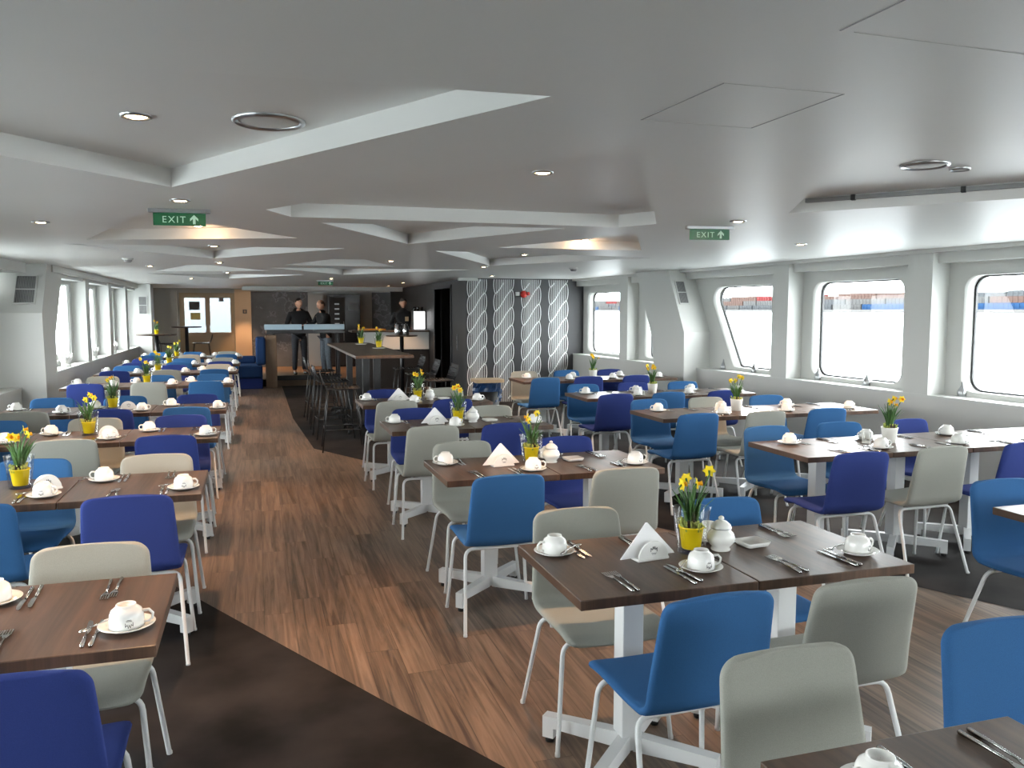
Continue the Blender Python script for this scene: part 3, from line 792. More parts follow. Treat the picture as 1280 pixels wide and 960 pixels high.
# ------------------------------------------------------------------ dining chair
def shell_mesh():
    # centre-line profile in (y,z): seat front lip -> seat -> bend -> back top
    pr = [(.245, .418), (.235, .436), (.205, .448), (.14, .450), (.05, .444), (-.04, .440), (-.105, .441)]
    cx, cz, rr = -.118, .503, .062   # bend
    for k in range(1, 7):
        a = -PI/2-(PI/2-.19)*k/6.0
        pr.append((cx+rr*math.cos(a), cz+rr*math.sin(a)))
    y0, z0 = pr[-1]
    L = (.815-z0)/math.cos(.19)
    for k in range(1, 11):
        s = L*k/10
        if k == 10: s = L
        pr.append((y0-math.sin(.19)*s, z0+math.cos(.19)*s))
    nb = 10  # index about the middle of the bend
    # arc length & refine at both ends for the rounded corners
    pts = [Vector((0, p[0], p[1])) for p in pr]
    def sample(d):
        acc = 0
        for i in range(len(pts)-1):
            l = (pts[i+1]-pts[i]).length
            if acc+l >= d or i == len(pts)-2: return pts[i].lerp(pts[i+1], (d-acc)/l)
            acc += l
    tot = sum((pts[i+1]-pts[i]).length for i in range(len(pts)-1))
    r = .045
    ds = [0, .004, .011, .021, .033, r]
    mid = []
    seatlen = sum((pts[i+1]-pts[i]).length for i in range(nb))
    n1 = 10
    for k in range(1, n1): mid.append(r+(tot-2*r)*k/n1)
    # add extra samples in the bend
    mid += [seatlen-.05+.02*k for k in range(6)]
    ds = sorted(set([round(x, 5) for x in ds+mid+[tot-x for x in ds]]))
    nv = 10; rows = []
    for d in ds:
        p = sample(d); t = d/tot
        hw = .215 if d < seatlen else .215-(.215-.192)*((d-seatlen)/(tot-seatlen))
        e = min(d, tot-d)
        if e < r: hw -= r-math.sqrt(max(0, r*r-(r-e)**2))
        row = []
        for j in range(nv+1):
            s = -1+2*j/nv
            q = Vector((s*hw, p.y, p.z))
            if d > seatlen:   # back gently wraps the sitter, top edge crowned
                w = min(1, (d-seatlen)/.12); q.y += .009*w*s*s
                q.z += .008*(1-s*s)*max(0, (d-seatlen)/(tot-seatlen)-.5)*2
            else:
                q.z += .008*s*s
            row.append(q)
        rows.append(row)
    v = [q for row in rows for q in row]; f = []
    for i in range(len(rows)-1):
        for j in range(nv): f.append((i*(nv+1)+j, i*(nv+1)+j+1, (i+1)*(nv+1)+j+1, (i+1)*(nv+1)+j))
    me = bpy.data.meshes.new('shell'); me.from_pydata([tuple(x) for x in v], [], f)
    fixn = bmesh.new(); fixn.from_mesh(me); bmesh.ops.recalc_face_normals(fixn, faces=fixn.faces); fixn.to_mesh(me); fixn.free()
    o = bpy.data.objects.new('tmp', me); C.objects.link(o)
    m1 = o.modifiers.new('s', 'SOLIDIFY'); m1.thickness = .028; m1.offset = 0; m1.use_even_offset = False
    m3 = o.modifiers.new('d', 'SUBSURF'); m3.levels = 1; m3.render_levels = 1
    out = bake(o)
    return out
SH = shell_mesh()
def split_shell(me, pred, name, m):
    nrm = [v.normal.copy() for v in me.vertices]
    keep = [p for p in me.polygons if pred(p.center)]
    idx = {}; vs = []; fs = []; ns = []
    for p in keep:
        f = []
        for i in p.vertices:
            if i not in idx: idx[i] = len(vs); vs.append(tuple(me.vertices[i].co)); ns.append(nrm[i])
            f.append(idx[i])
        fs.append(f)
    o = bpy.data.meshes.new(name); o.from_pydata(vs, [], fs); o.materials.append(m)
    o.polygons.foreach_set('use_smooth', [True]*len(fs)); o.update()
    o.normals_split_custom_set_from_vertices([tuple(n) for n in ns])
    return o
isback = lambda c: c.z > .462 and c.y < -.09
def arc_path(a, bnd, c, r, n=5):
    """polyline a-bnd-c with the corner rounded"""
    a, bnd, c = Vector(a), Vector(bnd), Vector(c); da = (a-bnd).normalized(); dc = (c-bnd).normalized(); out = []
    p, q = bnd+da*r, bnd+dc*r
    for k in range(n+1):
        t = k/n; out.append(p*(1-t)**2+bnd*2*t*(1-t)+q*t*t)
    return out
def frame_mesh(yf, yt):
    b = MB(); w = .232; w2 = .198; zt = .412
    path = [Vector((-w, yf, 0))]+arc_path((-w, yf, 0), (-w2, yt, zt), (0, yt, zt), .045)+arc_path((0, yt, zt), (w2, yt, zt), (w, yf, 0), .045)+[Vector((w, yf, 0))]
    b.tube(path, .0095, 8)
    for s in (-1, 1): b.lathe([(.001, 0), (.0105, 0), (.0105, .012), (.0097, .014)], 8, c=(s*w, yf, 0))
    return b.mesh('leg_frame', M['white_metal'])
FM, RM = frame_mesh(.205, .165), frame_mesh(-.235, -.10)
def make_chair(key):
    t = thing('dining_chair', '', 'chair')
    obj('seat', split_shell(SH, lambda c: not isback(c), 'seat', M[key]), None, t)
    obj('backrest', split_shell(SH, isback, 'backrest', M[key]), None, t)
    obj('leg_frame', FM, None, t); obj('leg_frame', RM, None, t)
    return t
chairs = {k: Proto(make_chair(k)) for k in ('royal', 'mid', 'grey')}
CN = {'royal': 'royal blue', 'mid': 'mid-blue', 'grey': 'stone-grey'}
CK = {'R': 'royal', 'M': 'mid', 'G': 'grey'}

# ------------------------------------------------------------------ dining table
TW, TD, TZ = .636, .65, .75
def make_table():
    t = thing('dining_table', '', 'table')
    obj('tabletop', MB().box(-TW/2, TW/2, -TD/2, TD/2, TZ-.034, TZ, .003), M['tabletop'], t)
    obj('mounting_plate', MB().box(-.16, .16, -.16, .16, TZ-.046, TZ-.034, .002), M['black_metal'], t)
    obj('column', MB().box(-.04, .04, -.04, .04, .06, TZ-.046, .004), M['white_metal'], t)
    for k in range(4):
        T = Matrix.Rotation(PI/4+k*PI/2, 4, 'Z')
        b = MB()
        L = .335
        pr = [(.03, .055), (.03, .115), (L, .105), (L, .022), (L-.045, .022), (L-.045, .062)]
        b.prism(pr, lambda u, v, d: tuple(T @ Vector((u, d, v))), -.022, .022)
        lg = obj('foot_arm', b, M['white_metal'], t)
        g = MB(); g.lathe([(.001, 0), (.017, 0), (.019, .01), (.016, .023), (.001, .023)], 10, c=tuple(T @ Vector((L-.022, 0, 0))))
        obj('glide', g, M['black_plastic'], lg)
    return t
table = Proto(make_table())

# ------------------------------------------------------------------ tableware
CROWN = [(-.5, .0), (-.5, .55), (-.28, .25), (-.14, .75), (0, .3), (.14, .75), (.28, .25), (.5, .55), (.5, .0)]
def crown_strokes(sz, fn, flip=False):
    """outlined crown emblem with base lines; fn(u,v)->3D plus small thickness"""
    b = MB()
    def line(p, q, w=.07):
        p, q = Vector(p), Vector(q); d = (q-p).normalized(); n = Vector((-d.y, d.x))*w/2
        pts = []
        for e in (p-n, q-n, q+n, p+n):
            u, v = e.x*sz, (-e.y if flip else e.y)*sz
            pts.append((u, v))
        b.add([fn(u, v, 0) for u, v in pts]+[fn(u, v, .0006) for u, v in pts], [(0, 1, 2, 3), (4, 7, 6, 5), (0, 4, 5, 1), (1, 5, 6, 2), (2, 6, 7, 3), (3, 7, 4, 0)])
    for i in range(len(CROWN)-1): line(CROWN[i], CROWN[i+1])
    line((-.4, -.22), (.4, -.22)); line((-.3, -.38), (.3, -.38), .05)
    return b
def make_cup():
    t = thing('coffee_cup', '', 'cup')
    # upturned: rim at z=.0, foot ring on top
    out = [(.046, .0), (.0475, .003), (.047, .02), (.045, .040), (.040, .052), (.030, .060), (.027, .062), (.0265, .068), (.024, .068), (.0235, .0635), (.001, .063)]
    b = MB(); b.lathe(out, 28)
    b.lathe([(.046, .0), (.0435, .002), (.043, .02), (.041, .04), (.034, .052), (.001, .057)], 28)
    obj('body', b, M['porcelain'], t)
    h = MB(); h.tube([(.042, 0, .046), (.060, 0, .047), (.070, 0, .036), (.068, 0, .022), (.058, 0, .014), (.044, 0, .014)], [.005, .0045, .004, .004, .0045, .005], 8)
    obj('handle', h, M['porcelain'], t)
    def onc(u, v, d):
        r = .0467+d-(max(0, v+.026-.02)*.06); a = -PI/2+.35+u/.047
        return (r*math.cos(a), r*math.sin(a), .026+v)
    obj('crown_mark', crown_strokes(.020, onc, True), M['mark'], t)
    return t
def make_saucer():
    b = MB(); b.lathe([(.001, .004), (.028, .004), (.034, .006), (.055, .011), (.075, .018), (.0765, .0165), (.056, .007), (.040, .0), (.034, .0), (.032, .002), (.001, .002)], 32)
    return obj('saucer', b, M['porcelain'])
def make_spoon():
    b = MB(); T = Matrix.Identity(4)
    b.tube([(0, -.065, .0), (0, -.03, .004), (0, .03, .004), (0, .06, .001)], [.0035, .0024, .002, .0022], 6)
    b.sphere((0, .075, .0), (.0115, .019, .0035), 10, 6)
    return obj('teaspoon', b, M['steel'])
def flat(b, outline, z0, z1, bend=0):
    b.prism(outline, lambda u, v, d: (u, v, d), z0, z1)
def make_knife():
    t = thing('table_knife', '', 'knife')
    h = MB(); h.tube([(0, -.105, .004), (0, -.10, .005), (0, -.04, .0045), (0, .0, .0035)], [.003, .0062, .0055, .0035], 8)
    obj('handle', h, M['steel'], t)
    bl = MB(); flat(bl, [(-.003, -.005), (.004, -.005), (.0095, .02), (.0105, .07), (.006, .098), (-.002, .105), (-.005, .095), (-.005, .02)], .0018, .0036)
    obj('blade', bl, M['steel'], t)
    return t
def make_fork():
    t = thing('table_fork', '', 'fork')
    h = MB(); h.tube([(0, -.105, .003), (0, -.10, .0045), (0, -.03, .006), (0, .03, .006)], [.003, .0058, .004, .003], 8)
    obj('handle', h, M['steel'], t)
    hd = MB()
    flat(hd, roundpoly([(-.004, .025), (.004, .025), (.012, .055), (-.012, .055)], .003, 3), .0045, .0068)
    for k in range(4):
        x = -.0105+k*.007; hd.box(x-.0016, x+.0016, .053, .095, .0035, .0062)
    obj('tines', hd, M['steel'], t)
    return t
cup, knife, fork = Proto(make_cup()), Proto(make_knife()), Proto(make_fork())
saucer = Proto(tag(make_saucer(), '', 'saucer')); spoon = Proto(tag(make_spoon(), '', 'spoon'))

def make_daffodil(potkey, seed, h=.22, nfl=3, nleaf=16):
    rnd = random.Random(seed)
    t = thing('potted_daffodils', '', 'plant')
    if potkey == 'yellow':
        pot = [(.001, 0), (.033, 0), (.035, .004), (.045, .078), (.048, .079), (.048, .085), (.044, .085), (.042, .07), (.001, .07)]
    else:
        pot = [(.001, 0), (.040, 0), (.042, .004), (.054, .095), (.056, .105), (.052, .105), (.049, .09), (.001, .09)]
    zt = pot[-1][1]
    obj('pot', MB().lathe(pot, 24), M['yellow' if potkey == 'yellow' else 'whitepot'], t)
    b = MB(); b.lathe([(.043 if potkey == 'yellow' else .05, zt), (.03, zt+.012), (.001, zt+.016)], 18)
    for k in range(5):
        a = rnd.random()*6.28; q = rnd.random()*.025; b.sphere((q*math.cos(a), q*math.sin(a), zt+.018), (.014, .014, .02), 8, 6)
    sb = obj('soil', b, M['soil'], t)
    b = MB()
    for k in range(26):
        a = rnd.random()*6.28; q = .018+rnd.random()*.024; x, y = q*math.cos(a), q*math.sin(a)
        b.tube([(x, y, zt+.0), (x*1.15, y*1.15, zt+.02+rnd.random()*.02), (x*(1.3+rnd.random()*.3), y*1.3, zt+.012+rnd.random()*.03)], [.005, .005, .002], 5)
    obj('moss', b, M['moss'], t)
    lf = MB()
    for k in range(nleaf):
        a = rnd.random()*6.28; q = rnd.random()*.022; x, y = q*math.cos(a), q*math.sin(a)
        L = h*(.62+rnd.random()*.42); lean = .02+rnd.random()*.055; a2 = a+rnd.uniform(-.6, .6); w = .0055+rnd.random()*.003
        pv = []
        tw = rnd.random()*3.1
        for i in range(7):
            s = i/6; px = x+lean*s*s*math.cos(a2); py = y+lean*s*s*math.sin(a2); pz = zt+L*s
            ww = w*(1 if s < .6 else max(.08, 1-((s-.6)/.4)**1.6)); wx, wy = math.cos(tw)*ww, math.sin(tw)*ww
            nx, ny = -math.sin(tw)*.002, math.cos(tw)*.002
            pv += [(px-wx, py-wy, pz), (px+nx, py+ny, pz), (px+wx, py+wy, pz), (px-nx*.6, py-ny*.6, pz)]
        f = []
        for i in range(6):
            a_, c_ = 4*i, 4*i+4
            for j in range(4): f.append((a_+j, a_+(j+1) % 4, c_+(j+1) % 4, c_+j))
        lf.add(pv, f, True)
    obj('leaves', lf, M['leaf'], t)
    for k in range(nfl):
        a = 2*PI*k/nfl+rnd.uniform(-.5, .5)+2.2; rad = .02+rnd.random()*.045; L = h*(.95+rnd.random()*.30)
        tip = Vector((rad*math.cos(a), rad*math.sin(a), zt+L))
        stem = [Vector((tip.x*.15, tip.y*.15, zt)), Vector((tip.x*.5, tip.y*.5, zt+L*.6)), tip+Vector((0, 0, -.012))]
        fa = rnd.uniform(-2.6, -.5)    # the trumpets look roughly towards the room's near side
        dirv = Vector((math.cos(fa), math.sin(fa), .12)).normalized()
        cen = tip+dirv*.012
        T = Matrix.Translation(cen) @ dirv.to_track_quat('Z', 'Y').to_matrix().to_4x4()
        pb = MB()
        for j in range(6):
            aa = 2*PI*j/6; c, s_ = math.cos(aa), math.sin(aa)
            def pp(r_, w_, z_): return (c*r_-s_*w_, s_*r_+c*w_, z_)
            pb.add([pp(.004, -.004, 0), pp(.013, -.0095, .003), pp(.026, 0, .0), pp(.013, .0095, .003), pp(.004, .004, 0), pp(.016, 0, .0015)],
                   [(0, 1, 5), (1, 2, 5), (2, 3, 5), (3, 4, 5), (4, 0, 5)], True, T=T)
            pb.add([pp(.004, -.004, -.001), pp(.013, -.0095, .002), pp(.026, 0, -.001), pp(.013, .0095, .002), pp(.004, .004, -.001)], [(4, 3, 2, 1, 0)], True, T=T)
        fl = obj('flower', pb, M['petal'], t, fix=False)
        tb = MB(); tb.lathe([(.004, 0), (.0065, .005), (.0075, .014), (.0105, .020), (.0095, .020), (.0065, .014), (.005, .005), (.001, .003)], 12, T=T)
        obj('trumpet', tb, M['trumpet'], fl)
        sb = MB(); sb.tube([stem[0], stem[1], stem[2], cen], [.0035, .003, .003, .004], 6)
        obj('stem', sb, M['leaf'], fl)
    return t
def make_vase():
    b = MB(); b.lathe([(.001, 0), (.048, 0), (.052, .004), (.070, .165), (.0705, .168), (.067, .167), (.049, .018), (.046, .014), (.001, .013)], 28)
    return obj('glass_vase', b, M['vase'])
plants_y = [Proto(make_daffodil('yellow', s, .175, n, 26)) for s, n in ((3, 3), (12, 4), (21, 3))]
plants_w = [Proto(make_daffodil('white', s, .18, n, 28)) for s, n in ((5, 5), (31, 4))]
vase = Proto(tag(make_vase(), '', 'vase'))

def make_holder():
    t = thing('napkin_holder', '', 'napkin holder')
    def half(y0, y1):
        b = MB(); pr = [(.062*math.cos(PI*k/16), .010+.062*math.sin(PI*k/16)) for k in range(17)]
        b.prism(roundpoly(pr, .0), lambda u, v, d: (u, d, v), y0, y1); return b
    obj('front_plate', half(-.026, -.019), M['porcelain'], t); obj('back_plate', half(.019, .026), M['porcelain'], t)
    obj('base', MB().box(-.066, .066, -.028, .028, 0, .012, .004), M['porcelain'], t)
    obj('crown_mark', crown_strokes(.026, lambda u, v, d: (u, -.0262-d, .034+v)), M['mark'], t)
    return t
holder = Proto(make_holder())
def make_napkin():
    b = MB()
    b.prism([(-.115, 0), (.115, 0), (.004, .118), (-.004, .118)], lambda u, v, d: (u, d+.012*(v/.118), v), -.002, .002)
    b.prism([(-.113, .0), (.113, .0), (.0, .114)], lambda u, v, d: (u, d+.012*(v/.118), v), .003, .005)
    return obj('paper_napkin', b, M['paper'])
napkin = Proto(tag(make_napkin(), '', 'napkin'))
def make_sugar():
    t = thing('sugar_bowl', '', 'sugar bowl')
    obj('body', MB().lathe([(.001, 0), (.036, 0), (.037, .006), (.032, .012), (.048, .03), (.053, .048), (.047, .066), (.036, .078), (.037, .084), (.001, .084)], 28), M['porcelain'], t)
    lid = obj('lid', MB().lathe([(.038, .084), (.039, .089), (.034, .098), (.020, .110), (.010, .114), (.001, .115)], 28), M['porcelain'], t)
    k = MB(); k.sphere((0, 0, .121), (.011, .011, .009)); obj('knob', k, M['porcelain'], lid)
    obj('rim_band', MB().lathe([(.0375, .082), (.0395, .083), (.0395, .086), (.0375, .087)], 28), M['alu'], t)
    return t
sugar = Proto(make_sugar())
def make_dish():
    b = MB()
    def ring(w, d, z, r): return [(x, y, z) for x, y in roundpoly([(-w, -d), (w, -d), (w, d), (-w, d)], r, 4)]
    rs = [ring(.040, .034, 0, .012), ring(.050, .043, .004, .014), ring(.056, .049, .020, .016), ring(.054, .047, .021, .015), ring(.046, .039, .009, .013), ring(.036, .03, .006, .01)]
    k = len(rs[0]); v = [p for r_ in rs for p in r_]
    f = [(i*k+j, i*k+(j+1) % k, (i+1)*k+(j+1) % k, (i+1)*k+j) for i in range(len(rs)-1) for j in range(k)]
    f += [tuple(reversed(range(k))), tuple(range((len(rs)-1)*k, len(rs)*k))]
    b.add(v, f, True); return obj('butter_dish', b, M['porcelain'])
dish = Proto(tag(make_dish(), '', 'dish'))

# ------------------------------------------------------------------ rows of tables
ORD = ['first', 'second', 'third', 'fourth', 'fifth', 'sixth', 'seventh', 'eighth']
def jig(a): return random.uniform(-a, a)
def setting(s, yc, near, where, cutlery, half=TD/2):
    """one place: s = seat x, near True when the guest sits on the camera side"""
    sg = 1 if near else -1; rz = 0 if near else PI
    ye = yc-sg*half
    cx, cy = s+sg*.215+jig(.01), ye+sg*(.16+jig(.01))
    cup_rz = rz+jig(.5) if near else jig(.5)+2.6
    if not inframe(cx, cy, TZ, 60): return
    saucer.put((cx, cy, TZ), 0, 'white saucer under the upturned cup, '+where, 'white saucers')
    cup.put((cx, cy, TZ+.005), cup_rz if near else PI+jig(.3), 'white upturned coffee cup, '+where, 'white upturned cups')
    if cutlery:
        a = random.choice((.9, 1.3, -2.0, 2.6))+jig(.3)
        sx, sy = cx+.054*math.cos(a+PI/2), cy+.054*math.sin(a+PI/2)
        so = spoon.put((sx, sy, TZ+.0195), a-.35+PI/2, 'steel teaspoon on the saucer, '+where, 'teaspoons')
        for k, nm_ in ((0, 'inner'), (1, 'outer')):
            knife.put((s+sg*(.105+.026*k), ye+sg*(.135+.008*k+jig(.006)), TZ), rz+jig(.07)+.05, nm_+' steel table knife, '+where, 'table knives')
            fork.put((s-sg*(.10+.026*k), ye+sg*(.135-.01*k+jig(.006)), TZ), rz+jig(.09)+.05, nm_+' steel table fork, '+where, 'table forks')

def row(bank, i, yc, x0, ntab, near, far, sx_n, sx_f, set_n, set_f, pos, cutlery, tw=TW, gapn=.025, gapf=.02, tpos=None):
    rn = '%s %s row' % (ORD[i], bank)
    tp = tpos or pos
    for k in range(ntab):
        x = x0+(tw+.004)*(k+.5)
        if inframe(x, yc, TZ, 300):
            o = table.put((x, yc, 0), 0, 'square walnut-top dining table, %s of %s' % (tp[k], rn)+' from the camera', 'square dining tables')
            if abs(tw-TW) > .001: o.scale = (tw/TW, 1, 1)
    for k, c in enumerate(near):
        if c == '-': continue
        x = sx_n[k]+jig(.012)
        if inframe(x, yc-.5, .6, 150):
            chairs[CK[c]].put((x, yc-TD/2-gapn+jig(.015), 0), jig(.05), '%s upholstered chair, near side, %s of %s' % (CN[CK[c]], pos[k], rn), 'upholstered dining chairs')
    for k, c in enumerate(far):
        if c == '-': continue
        x = sx_f[k]+jig(.012)
        if inframe(x, yc+.5, .6, 150):
            chairs[CK[c]].put((x, yc+TD/2-gapf+jig(.015), 0), PI+jig(.05), '%s upholstered chair, far side, %s of %s' % (CN[CK[c]], pos[k], rn), 'upholstered dining chairs')
    for k, s in enumerate(set_n): setting(s, yc, True, 'near side, %s of %s' % (pos[k], rn), cutlery)
    for k, s in enumerate(set_f): setting(s, yc, False, 'far side, %s of %s' % (pos[k], rn), cutlery)
    return rn

def put_plant(x, y, z, kind, idx, where, vase_too, rz=0):
    if not inframe(x, y, z+.1, 60): return
    p = (plants_y if kind == 'y' else plants_w); p = p[idx % len(p)]
    if vase_too: vase.put((x, y, z), 0, 'clear tapered glass vase holding a daffodil pot, '+where, 'glass vases')
    p.put((x, y, z+(.014 if vase_too else 0)), rz, ('yellow pot of daffodils inside a glass vase, ' if kind == 'y' else 'white pot of yellow daffodils, ')+where, 'daffodil pots')

# narrow-window bank (left of the aisle)
posL = ['aisle end', 'middle', 'window end']
LN = ['RMG', 'RMG', 'RGM', 'MRG', 'MGR', 'MGR', 'RMR', 'MGM']
LF = ['GMM', 'GMG', 'RGM', 'RMM', 'MMG', 'GRM', 'GMR', 'GMM']
LY = [2.675, 4.61, 6.49, 8.21, 10.95, 13.05, 14.9, 17.25]
sL = [-.58, -1.22, -1.87]
for i in range(8):
    rn = row('narrow-window', i, LY[i], -.28-3*(TW+.004), 3, LN[i], LF[i], sL, sL, sL, sL, posL, LY[i] < 12, tpos=['window end', 'middle', 'aisle end'])
    px = [-1.17, -1.17, -1.18, -1.28, -1.31, -1.40, -1.42, -1.5][i]
    put_plant(px, LY[i]+.10, TZ, 'y', i, 'on the '+rn, True, i*1.3)
    if i < 4:
        if inframe(px+.16, LY[i]+.05, TZ, 0):
            holder.put((px+.14, LY[i]+.02, TZ), .3, 'empty white half-round napkin holder, on the '+rn, 'napkin holders')
# centre bank
posR = ['aisle end', 'inner end']
RN = ['--', 'MG', 'MG', 'GR', 'GR']
RF = ['GM', 'GM', 'GR', 'RG', 'RG']
RY = [1.045, 2.655, 4.545, 6.41, 8.16]
sR = [1.25, 1.89]
sRc = [1.25, 1.82]
for i in range(5):
    fx = [1.235, 1.88] if i == 0 else [1.25, 1.94]
    nx = [1.26, 1.80] if i == 1 else ([1.20, 1.86] if i == 2 else [1.2, 1.75])
    rn = row('centre', i, RY[i], .94, 2, RN[i], RF[i], nx, fx, [] if i == 0 else sR, [1.31, 1.93] if i == 0 else sR, posR, True, gapf=(-.085 if i == 0 else .02))
    if i == 0: continue
    y = RY[i]
    put_plant(1.535, y+.05, TZ, 'y', i, 'on the '+rn, True, i*1.7+.4)
    holder.put((1.345, y+.01, TZ), .12, 'white napkin holder with a crown mark, on the '+rn, 'napkin holders')
    for k in range(2):
        napkin.put((1.335+.006*k, y+.008+.009*k+.0, TZ+.012), .12+.05*k, ('front' if k == 0 else 'rear')+' white folded paper napkin in the holder, on the '+rn, 'folded napkins')
    sugar.put((1.655, y+.04, TZ), 0, 'white lidded sugar bowl beside the vase, on the '+rn, 'sugar bowls')
    dish.put((1.80, y+.05, TZ), .1, 'small white rounded butter dish, on the '+rn, 'butter dishes')
# harbour-window bank
posW = ['aisle end', 'middle', 'window end', 'wall corner']
row('harbour-window', 0, 2.60, 3.21, 3, '---', 'MRG', [], [3.50, 4.15, 4.8], [3.66], [3.63], posW, True)
WY = [4.585, 6.48, 8.14, 10.25]
WN = ['RGR', 'MGM', 'RMR', 'MRR']
WF = ['MMR', 'MGM', 'MRM', 'GMR']
for i in range(4):
    tw = [.636, .72, .66, .72][i]; nt_ = 4 if i == 0 else 3
    sn = [3.66, 4.30, 4.97] if i != 2 else [3.64, 4.25, 4.85]; sf = [3.64, 4.27, 4.97] if i != 2 else [3.6, 4.22, 4.88]
    rn = row('harbour-window', i+1, WY[i], 3.21, nt_, WN[i], WF[i], [3.40, 4.01, 4.64], [3.50, 4.12, 4.76], sn, sf, posW, WY[i] < 9, tw=tw)
    put_plant(4.12 if i < 3 else 4.3, WY[i]+.02, TZ, 'w', i, 'on the '+rn, False, i*2.0+.5)
    if i < 3: holder.put((3.97, WY[i]+.06, TZ), .8, 'small white napkin holder beside the white pot, on the '+rn, 'napkin holders')

# ------------------------------------------------------------------ bar stools and high tables
def make_stool():
    t = thing('bar_stool', '', 'bar stool')
    SZ = .74; b = MB()
    # wire seat: rim + mesh wires (stool faces +x)
    def wire(p): b.tube(p, .005, 5)
    seat = roundpoly([(-.19, -.2), (.2, -.19), (.2, .19), (-.19, .2)], .05, 4)
    rim = [(x, y, SZ-.02*(1-(x*x+y*y)/.08)*0) for x, y in seat]; b.tube(rim+[rim[0]], .006, 6)
    for k in range(9):
        y = -.17+k*.0425; wire([(-.19, y, SZ), (-.05, y, SZ-.014), (.1, y, SZ-.012), (.2, y, SZ)])
    for k in range(9):
        x = -.17+k*.042; wire([(x, -.19, SZ), (x, 0, SZ-.014), (x, .19, SZ)])
    obj('seat', b, M['black_metal'], t)
    b = MB()
    top = [(-.19, -.2, SZ), (-.235, -.2, SZ+.12), (-.25, -.17, SZ+.2), (-.25, .17, SZ+.2), (-.235, .2, SZ+.12), (-.19, .2, SZ)]
    b.tube(top, .006, 6)
    for k in range(8):
        y = -.16+k*.0457; b.tube([(-.19, y, SZ), (-.232, y, SZ+.1), (-.25, y, SZ+.2)], .005, 5)
    for k in range(3): b.tube([(-.205-.018*k, -.2, SZ+.05+.05*k), (-.205-.018*k, .2, SZ+.05+.05*k)], .005, 5)
    obj('backrest', b, M['black_metal'], t)
    for sx in (-1, 1):
        for sy in (-1, 1):
            obj('leg', MB().tube([(sx*.16, sy*.16, SZ-.005), (sx*.24, sy*.225, 0)], .008, 8), M['black_metal'], t)
    fr_ = [(-.213, -.203, .26), (.213, -.203, .26), (.213, .203, .26), (-.213, .203, .26)]
    b = MB()
    for i in range(4): b.tube([fr_[i], fr_[(i+1) % 4]], .006, 6)
    obj('footrest', b, M['black_metal'], t)
    return t
stool = Proto(make_stool())
for k, (x, y) in enumerate(((.95, 9.95), (.93, 10.95), (.93, 11.95), (.92, 12.9))):
    stool.put((x, y, 0), jig(.05), 'black wire bar stool on the aisle side of the high table, %s from the camera' % ORD[k], 'black wire bar stools')
for k, (x, y) in enumerate(((2.25, 10.7), (2.25, 11.8), (2.25, 12.9))):
    stool.put((x, y, 0), PI+jig(.05), 'black wire bar stool on the far side of the high table, %s from the camera' % ORD[k], 'black wire bar stools')
ht = thing('high_table', 'long bar-height table with dark wood top and black pedestals', 'high table', (1.49, 12.2, 0))
obj('tabletop', MB().box(-.355, .355, -2.1, 2.1, 1.065, 1.10, .004), M['darktop'], ht)
for y in (-.8, 1.3):
    p = obj('pedestal', MB().box(-.12, -.03, y-.05, y+.05, .06, 1.065, .004).box(.03, .12, y-.05, y+.05, .06, 1.065, .004).box(-.2, .2, y-.15, y+.15, 1.05, 1.066), M['black_metal'], ht)
    f = MB()
    for sx in (-1, 1):
        for sy in (-1, 1):
            f.tube([(sx*.1, y, .075), (sx*.33, y+sy*.27, .06), (sx*.35, y+sy*.29, .0)], [.026, .022, .018], 6)
    obj('feet', f, M['black_metal'], p)
for k, (x, y, lbn) in enumerate(((1.62, 13.6, 'far end of the high table'), (1.69, 12.05, 'middle of the high table'))):
    pl = thing('plate', 'flat white plate under the daffodils, '+lbn, 'plate', (x, y, 1.10))
    obj('rim', MB().lathe([(.001, .004), (.07, .004), (.10, .012), (.102, .010), (.072, 0), (.001, 0)], 28), M['porcelain'], pl)
    put_plant(x, y, 1.105, 'y', k+1, lbn, True, k)
tag(obj('serving_tray', MB().box(-.28, .28, -.17, .17, 0, .035, .012), M['orange'], None, (2.35, 17.8, 1.226)), 'orange tray lying on the bar top', 'tray')

def round_table(x, y, z0, h, r, label, square=False):
    t = thing('standing_table', label, 'standing table', (x, y, z0))
    if square: obj('tabletop', MB().box(-r, r, -r, r, h-.03, h, .004), M['darktop'], t)
    else: obj('tabletop', MB().lathe([(.001, h-.028), (r-.01, h-.028), (r, h-.02), (r, h-.004), (r-.004, h), (.001, h)], 32), M['darktop'], t)
    obj('column', MB().tube([(0, 0, .03), (0, 0, h-.028)], .04, 14), M['black_metal'], t)
    obj('base', MB().lathe([(.001, 0), (.24, 0), (.24, .012), (.05, .03), (.001, .03)], 28), M['black_metal'], t)
    return t
round_table(2.74, 16.3, 0, 1.165, .31, 'black pedestal standing table carrying the steel jugs, before the bar')
round_table(-2.02, 18.95, .15, 1.0, .40, 'standing table with daffodils beside the last narrow window')
put_plant(-2.02, 18.95, 1.15, 'y', 2, 'on the small standing table', False, 1)
round_table(-1.55, 20.6, .15, 1.13, .33, 'taller standing table right before the glazed doors')
stool.put((-1.25, 20.9, .15), PI, 'black wire bar stool beside the standing table before the glazed doors', 'black wire bar stools')
stool.put((-1.95, 20.6, .15), 0, 'black wire bar stool between the standing tables near the doors', 'black wire bar stools')
